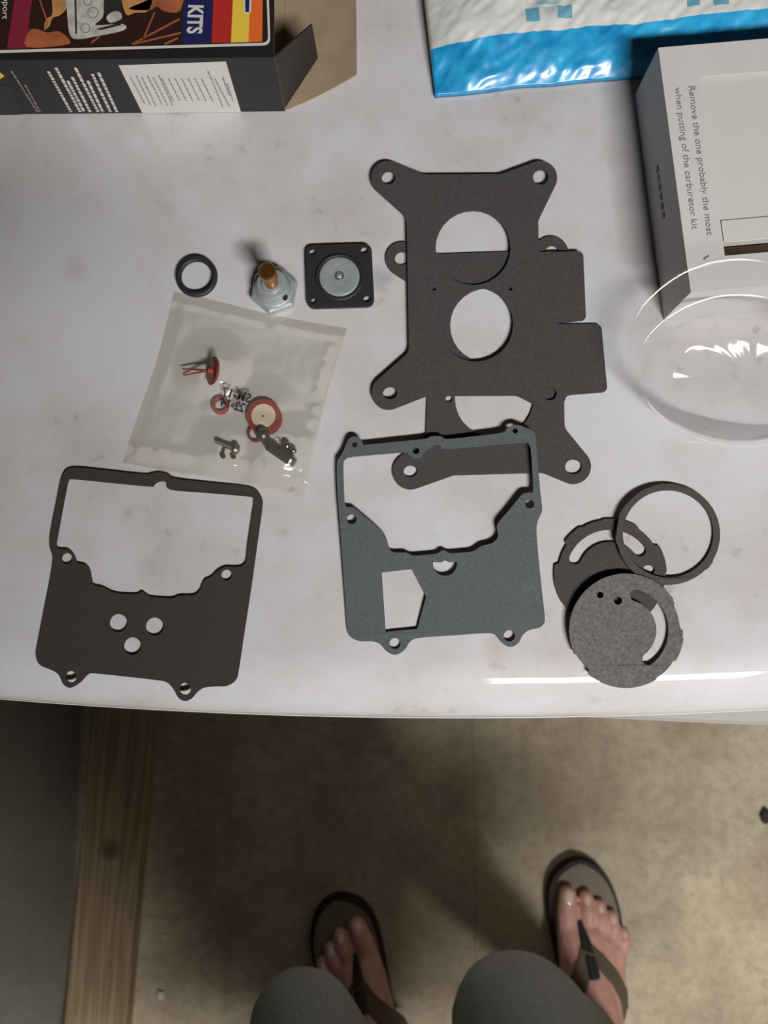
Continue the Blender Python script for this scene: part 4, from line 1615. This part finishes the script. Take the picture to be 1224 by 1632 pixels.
for s in (1, -1):
    heel = fp_(s, 0, 0, 0)
    nm = 'brown flip-flop with a black thong on the lit foot at the right' if s > 0 else 'brown flip-flop on the shaded foot nearer the wooden board'
    fl = empty('flip_flop', (heel.x, heel.y, 0), nm, 'flip-flop', 'pair of flip-flops')
    bend = lambda f: 0.004 * max(0, (f - .22) / .07) ** 2

    def layer(name, z0, z1, inset, m, ins2=None):
        loops = []
        for zz, iz in ((z0, inset), (z1, inset), (z1, ins2 if ins2 is not None else inset)):
            loops.append([fp_(s, f, l, zz - ZS + bend(f)) for f, l in sole_outline(iz)])
        k = len(loops[0])
        VV = [p for L in loops for p in L]
        FF = []
        for j in range(2):
            for i in range(k):
                i2 = (i + 1) % k
                FF.append((j * k + i, j * k + i2, (j + 1) * k + i2, (j + 1) * k + i))
        FF.append(tuple(range(2 * k, 3 * k)))
        FF.append(tuple(range(k - 1, -1, -1)))
        o_ = link_mesh(name, VV, FF, MATS[m], fl)
        sharp(o_, 30)
        return o_
    layer('outsole', 0.0005, 0.012, 0.0, 'sole_black')
    layer('midsole', 0.012, 0.0222, 0.0015, 'sole_black')
    layer('footbed', 0.0222, 0.0238, 0.0055, 'footbed')
    # straps follow the top of the foot
    for (pts, wd, nm2, mm) in (
            ([(.188, -.0085), (.172, -.016), (.150, -.028), (.128, -.036), (.110, -.041), (.098, -.0425)], .0095, 'strap', 'strap'),
            ([(.188, -.0065), (.174, .008), (.152, .025), (.128, .036), (.106, .0415), (.092, .043)], .0080, 'strap', 'strap'),
            ([(.218, -.0110), (.205, -.0098), (.190, -.0080), (.175, -.0065), (.160, -.0055)], .0075, 'thong', 'strap_black')):
        V, Fc = [], []
        path = []
        for i in range(len(pts) - 1):
            for k in range(6):
                q = k / 6
                path.append((pts[i][0] * (1 - q) + pts[i + 1][0] * q, pts[i][1] * (1 - q) + pts[i + 1][1] * q))
        path.append(pts[-1])
        centre = [Vector(p) for p in path]
        top_l = []
        for i, p in enumerate(centre):
            d_ = (centre[min(i + 1, len(centre) - 1)] - centre[max(i - 1, 0)]).normalized()
            nrm = Vector((-d_.y, d_.x))
            taper = 1.0 if nm2 == 'strap' else (0.45 + 0.55 * min(1, i / 10))
            row = []
            for k in range(7):
                q = p + nrm * wd * taper * (k / 3 - 1)
                w_ = fp_(s, q.x, q.y, 0)
                hit = BV.ray_cast(Vector((w_.x, w_.y, ZS + 0.10)), Vector((0, 0, -1)))
                z = hit[0].z if (hit[0] is not None and hit[0].z > ZS) else ZS
                row.append((w_, max(z, ZS)))
            top_l.append(row)
        # the strap is stiff: it bridges hollows, so ease the heights
        for _ in range(6):
            for i in range(len(top_l)):
                for k in range(7):
                    zs = [top_l[a][b][1] for a in range(max(0, i - 1), min(len(top_l), i + 2)) for b in range(max(0, k - 1), min(7, k + 2))]
                    av = sum(zs) / len(zs)
                    w_, z = top_l[i][k]
                    top_l[i][k] = (w_, max(z, av))
        lift = 0.0022 if nm2 == 'strap' else 0.0046
        for i, row in enumerate(top_l):
            e_ = i / (len(top_l) - 1)
            for k, (w_, z) in enumerate(row):
                rd = 1 - abs(k / 3 - 1) ** 4
                zz = z + lift * (0.35 + 0.65 * rd)
                if nm2 == 'thong' and i < 5:
                    zz = z + lift * rd * i / 5 + 0.0003
                V.append(Vector((w_.x, w_.y, zz)))
        nv = len(V)
        V += [v - Vector((0, 0, 0.0030)) for v in V]
        R_ = len(top_l)
        for i in range(R_ - 1):
            for k in range(6):
                a = i * 7 + k
                Fc.append((a, a + 1, a + 8, a + 7))
                Fc.append((a + nv, a + 7 + nv, a + 8 + nv, a + 1 + nv))
            for k in (0, 6):
                a = i * 7 + k
                Fc.append((a, a + 7, a + 7 + nv, a + nv))
        for i in (0, R_ - 1):
            for k in range(6):
                a = i * 7 + k
                Fc.append((a, a + nv, a + 1 + nv, a + 1))
        o_ = link_mesh(nm2, V, Fc, MATS[mm], fl, True)
        sharp(o_, 60)
    pst = fp_(s, .2145, -.0100, 0)
    lathe('thong_post', [(.0035, -.001), (.0035, .020), (0, .022)], (pst.x, pst.y, ZS), MATS['strap_black'], fl, n=14)

# ------------------------------------------------------------------ crumbs on the floor


def lump(name, u, v, r, h, m, label, cat, seed):
    c = W(u, v, h * .5)
    bm = bmesh.new()
    bmesh.ops.create_icosphere(bm, subdivisions=3, radius=1.0)
    for q in bm.verts:
        k = 1 + 0.35 * noise.noise(q.co * 1.3 + Vector((seed, 0, 0)))
        q.co = Vector((q.co.x * r * k, q.co.y * r * 1.2 * k, q.co.z * h * .5 * k))
    lo_ = min(q.co.z for q in bm.verts)
    for q in bm.verts:
        q.co += Vector((c.x, c.y, -lo_))
    me = bpy.data.meshes.new(name)
    bm.to_mesh(me)
    bm.free()
    me.materials.append(MATS[m])
    me.polygons.foreach_set('use_smooth', [True] * len(me.polygons))
    o = bpy.data.objects.new(name, me)
    COL.objects.link(o)
    return tag(o, label, cat)


lump('pebble', 255, 1587, 0.0055, 0.006, 'pebble', 'small pale pebble on the floor right of the wooden board', 'pebble', 1)
lump('crumb', 262, 1492, 0.003, 0.004, 'pebble', 'tiny pale crumb on the floor, farther from the camera than the pebble', 'crumb', 5)
lump('debris', 1222, 1301, 0.009, 0.010, 'debris', 'dark scrap on the lit floor at the right edge', 'debris', 9)
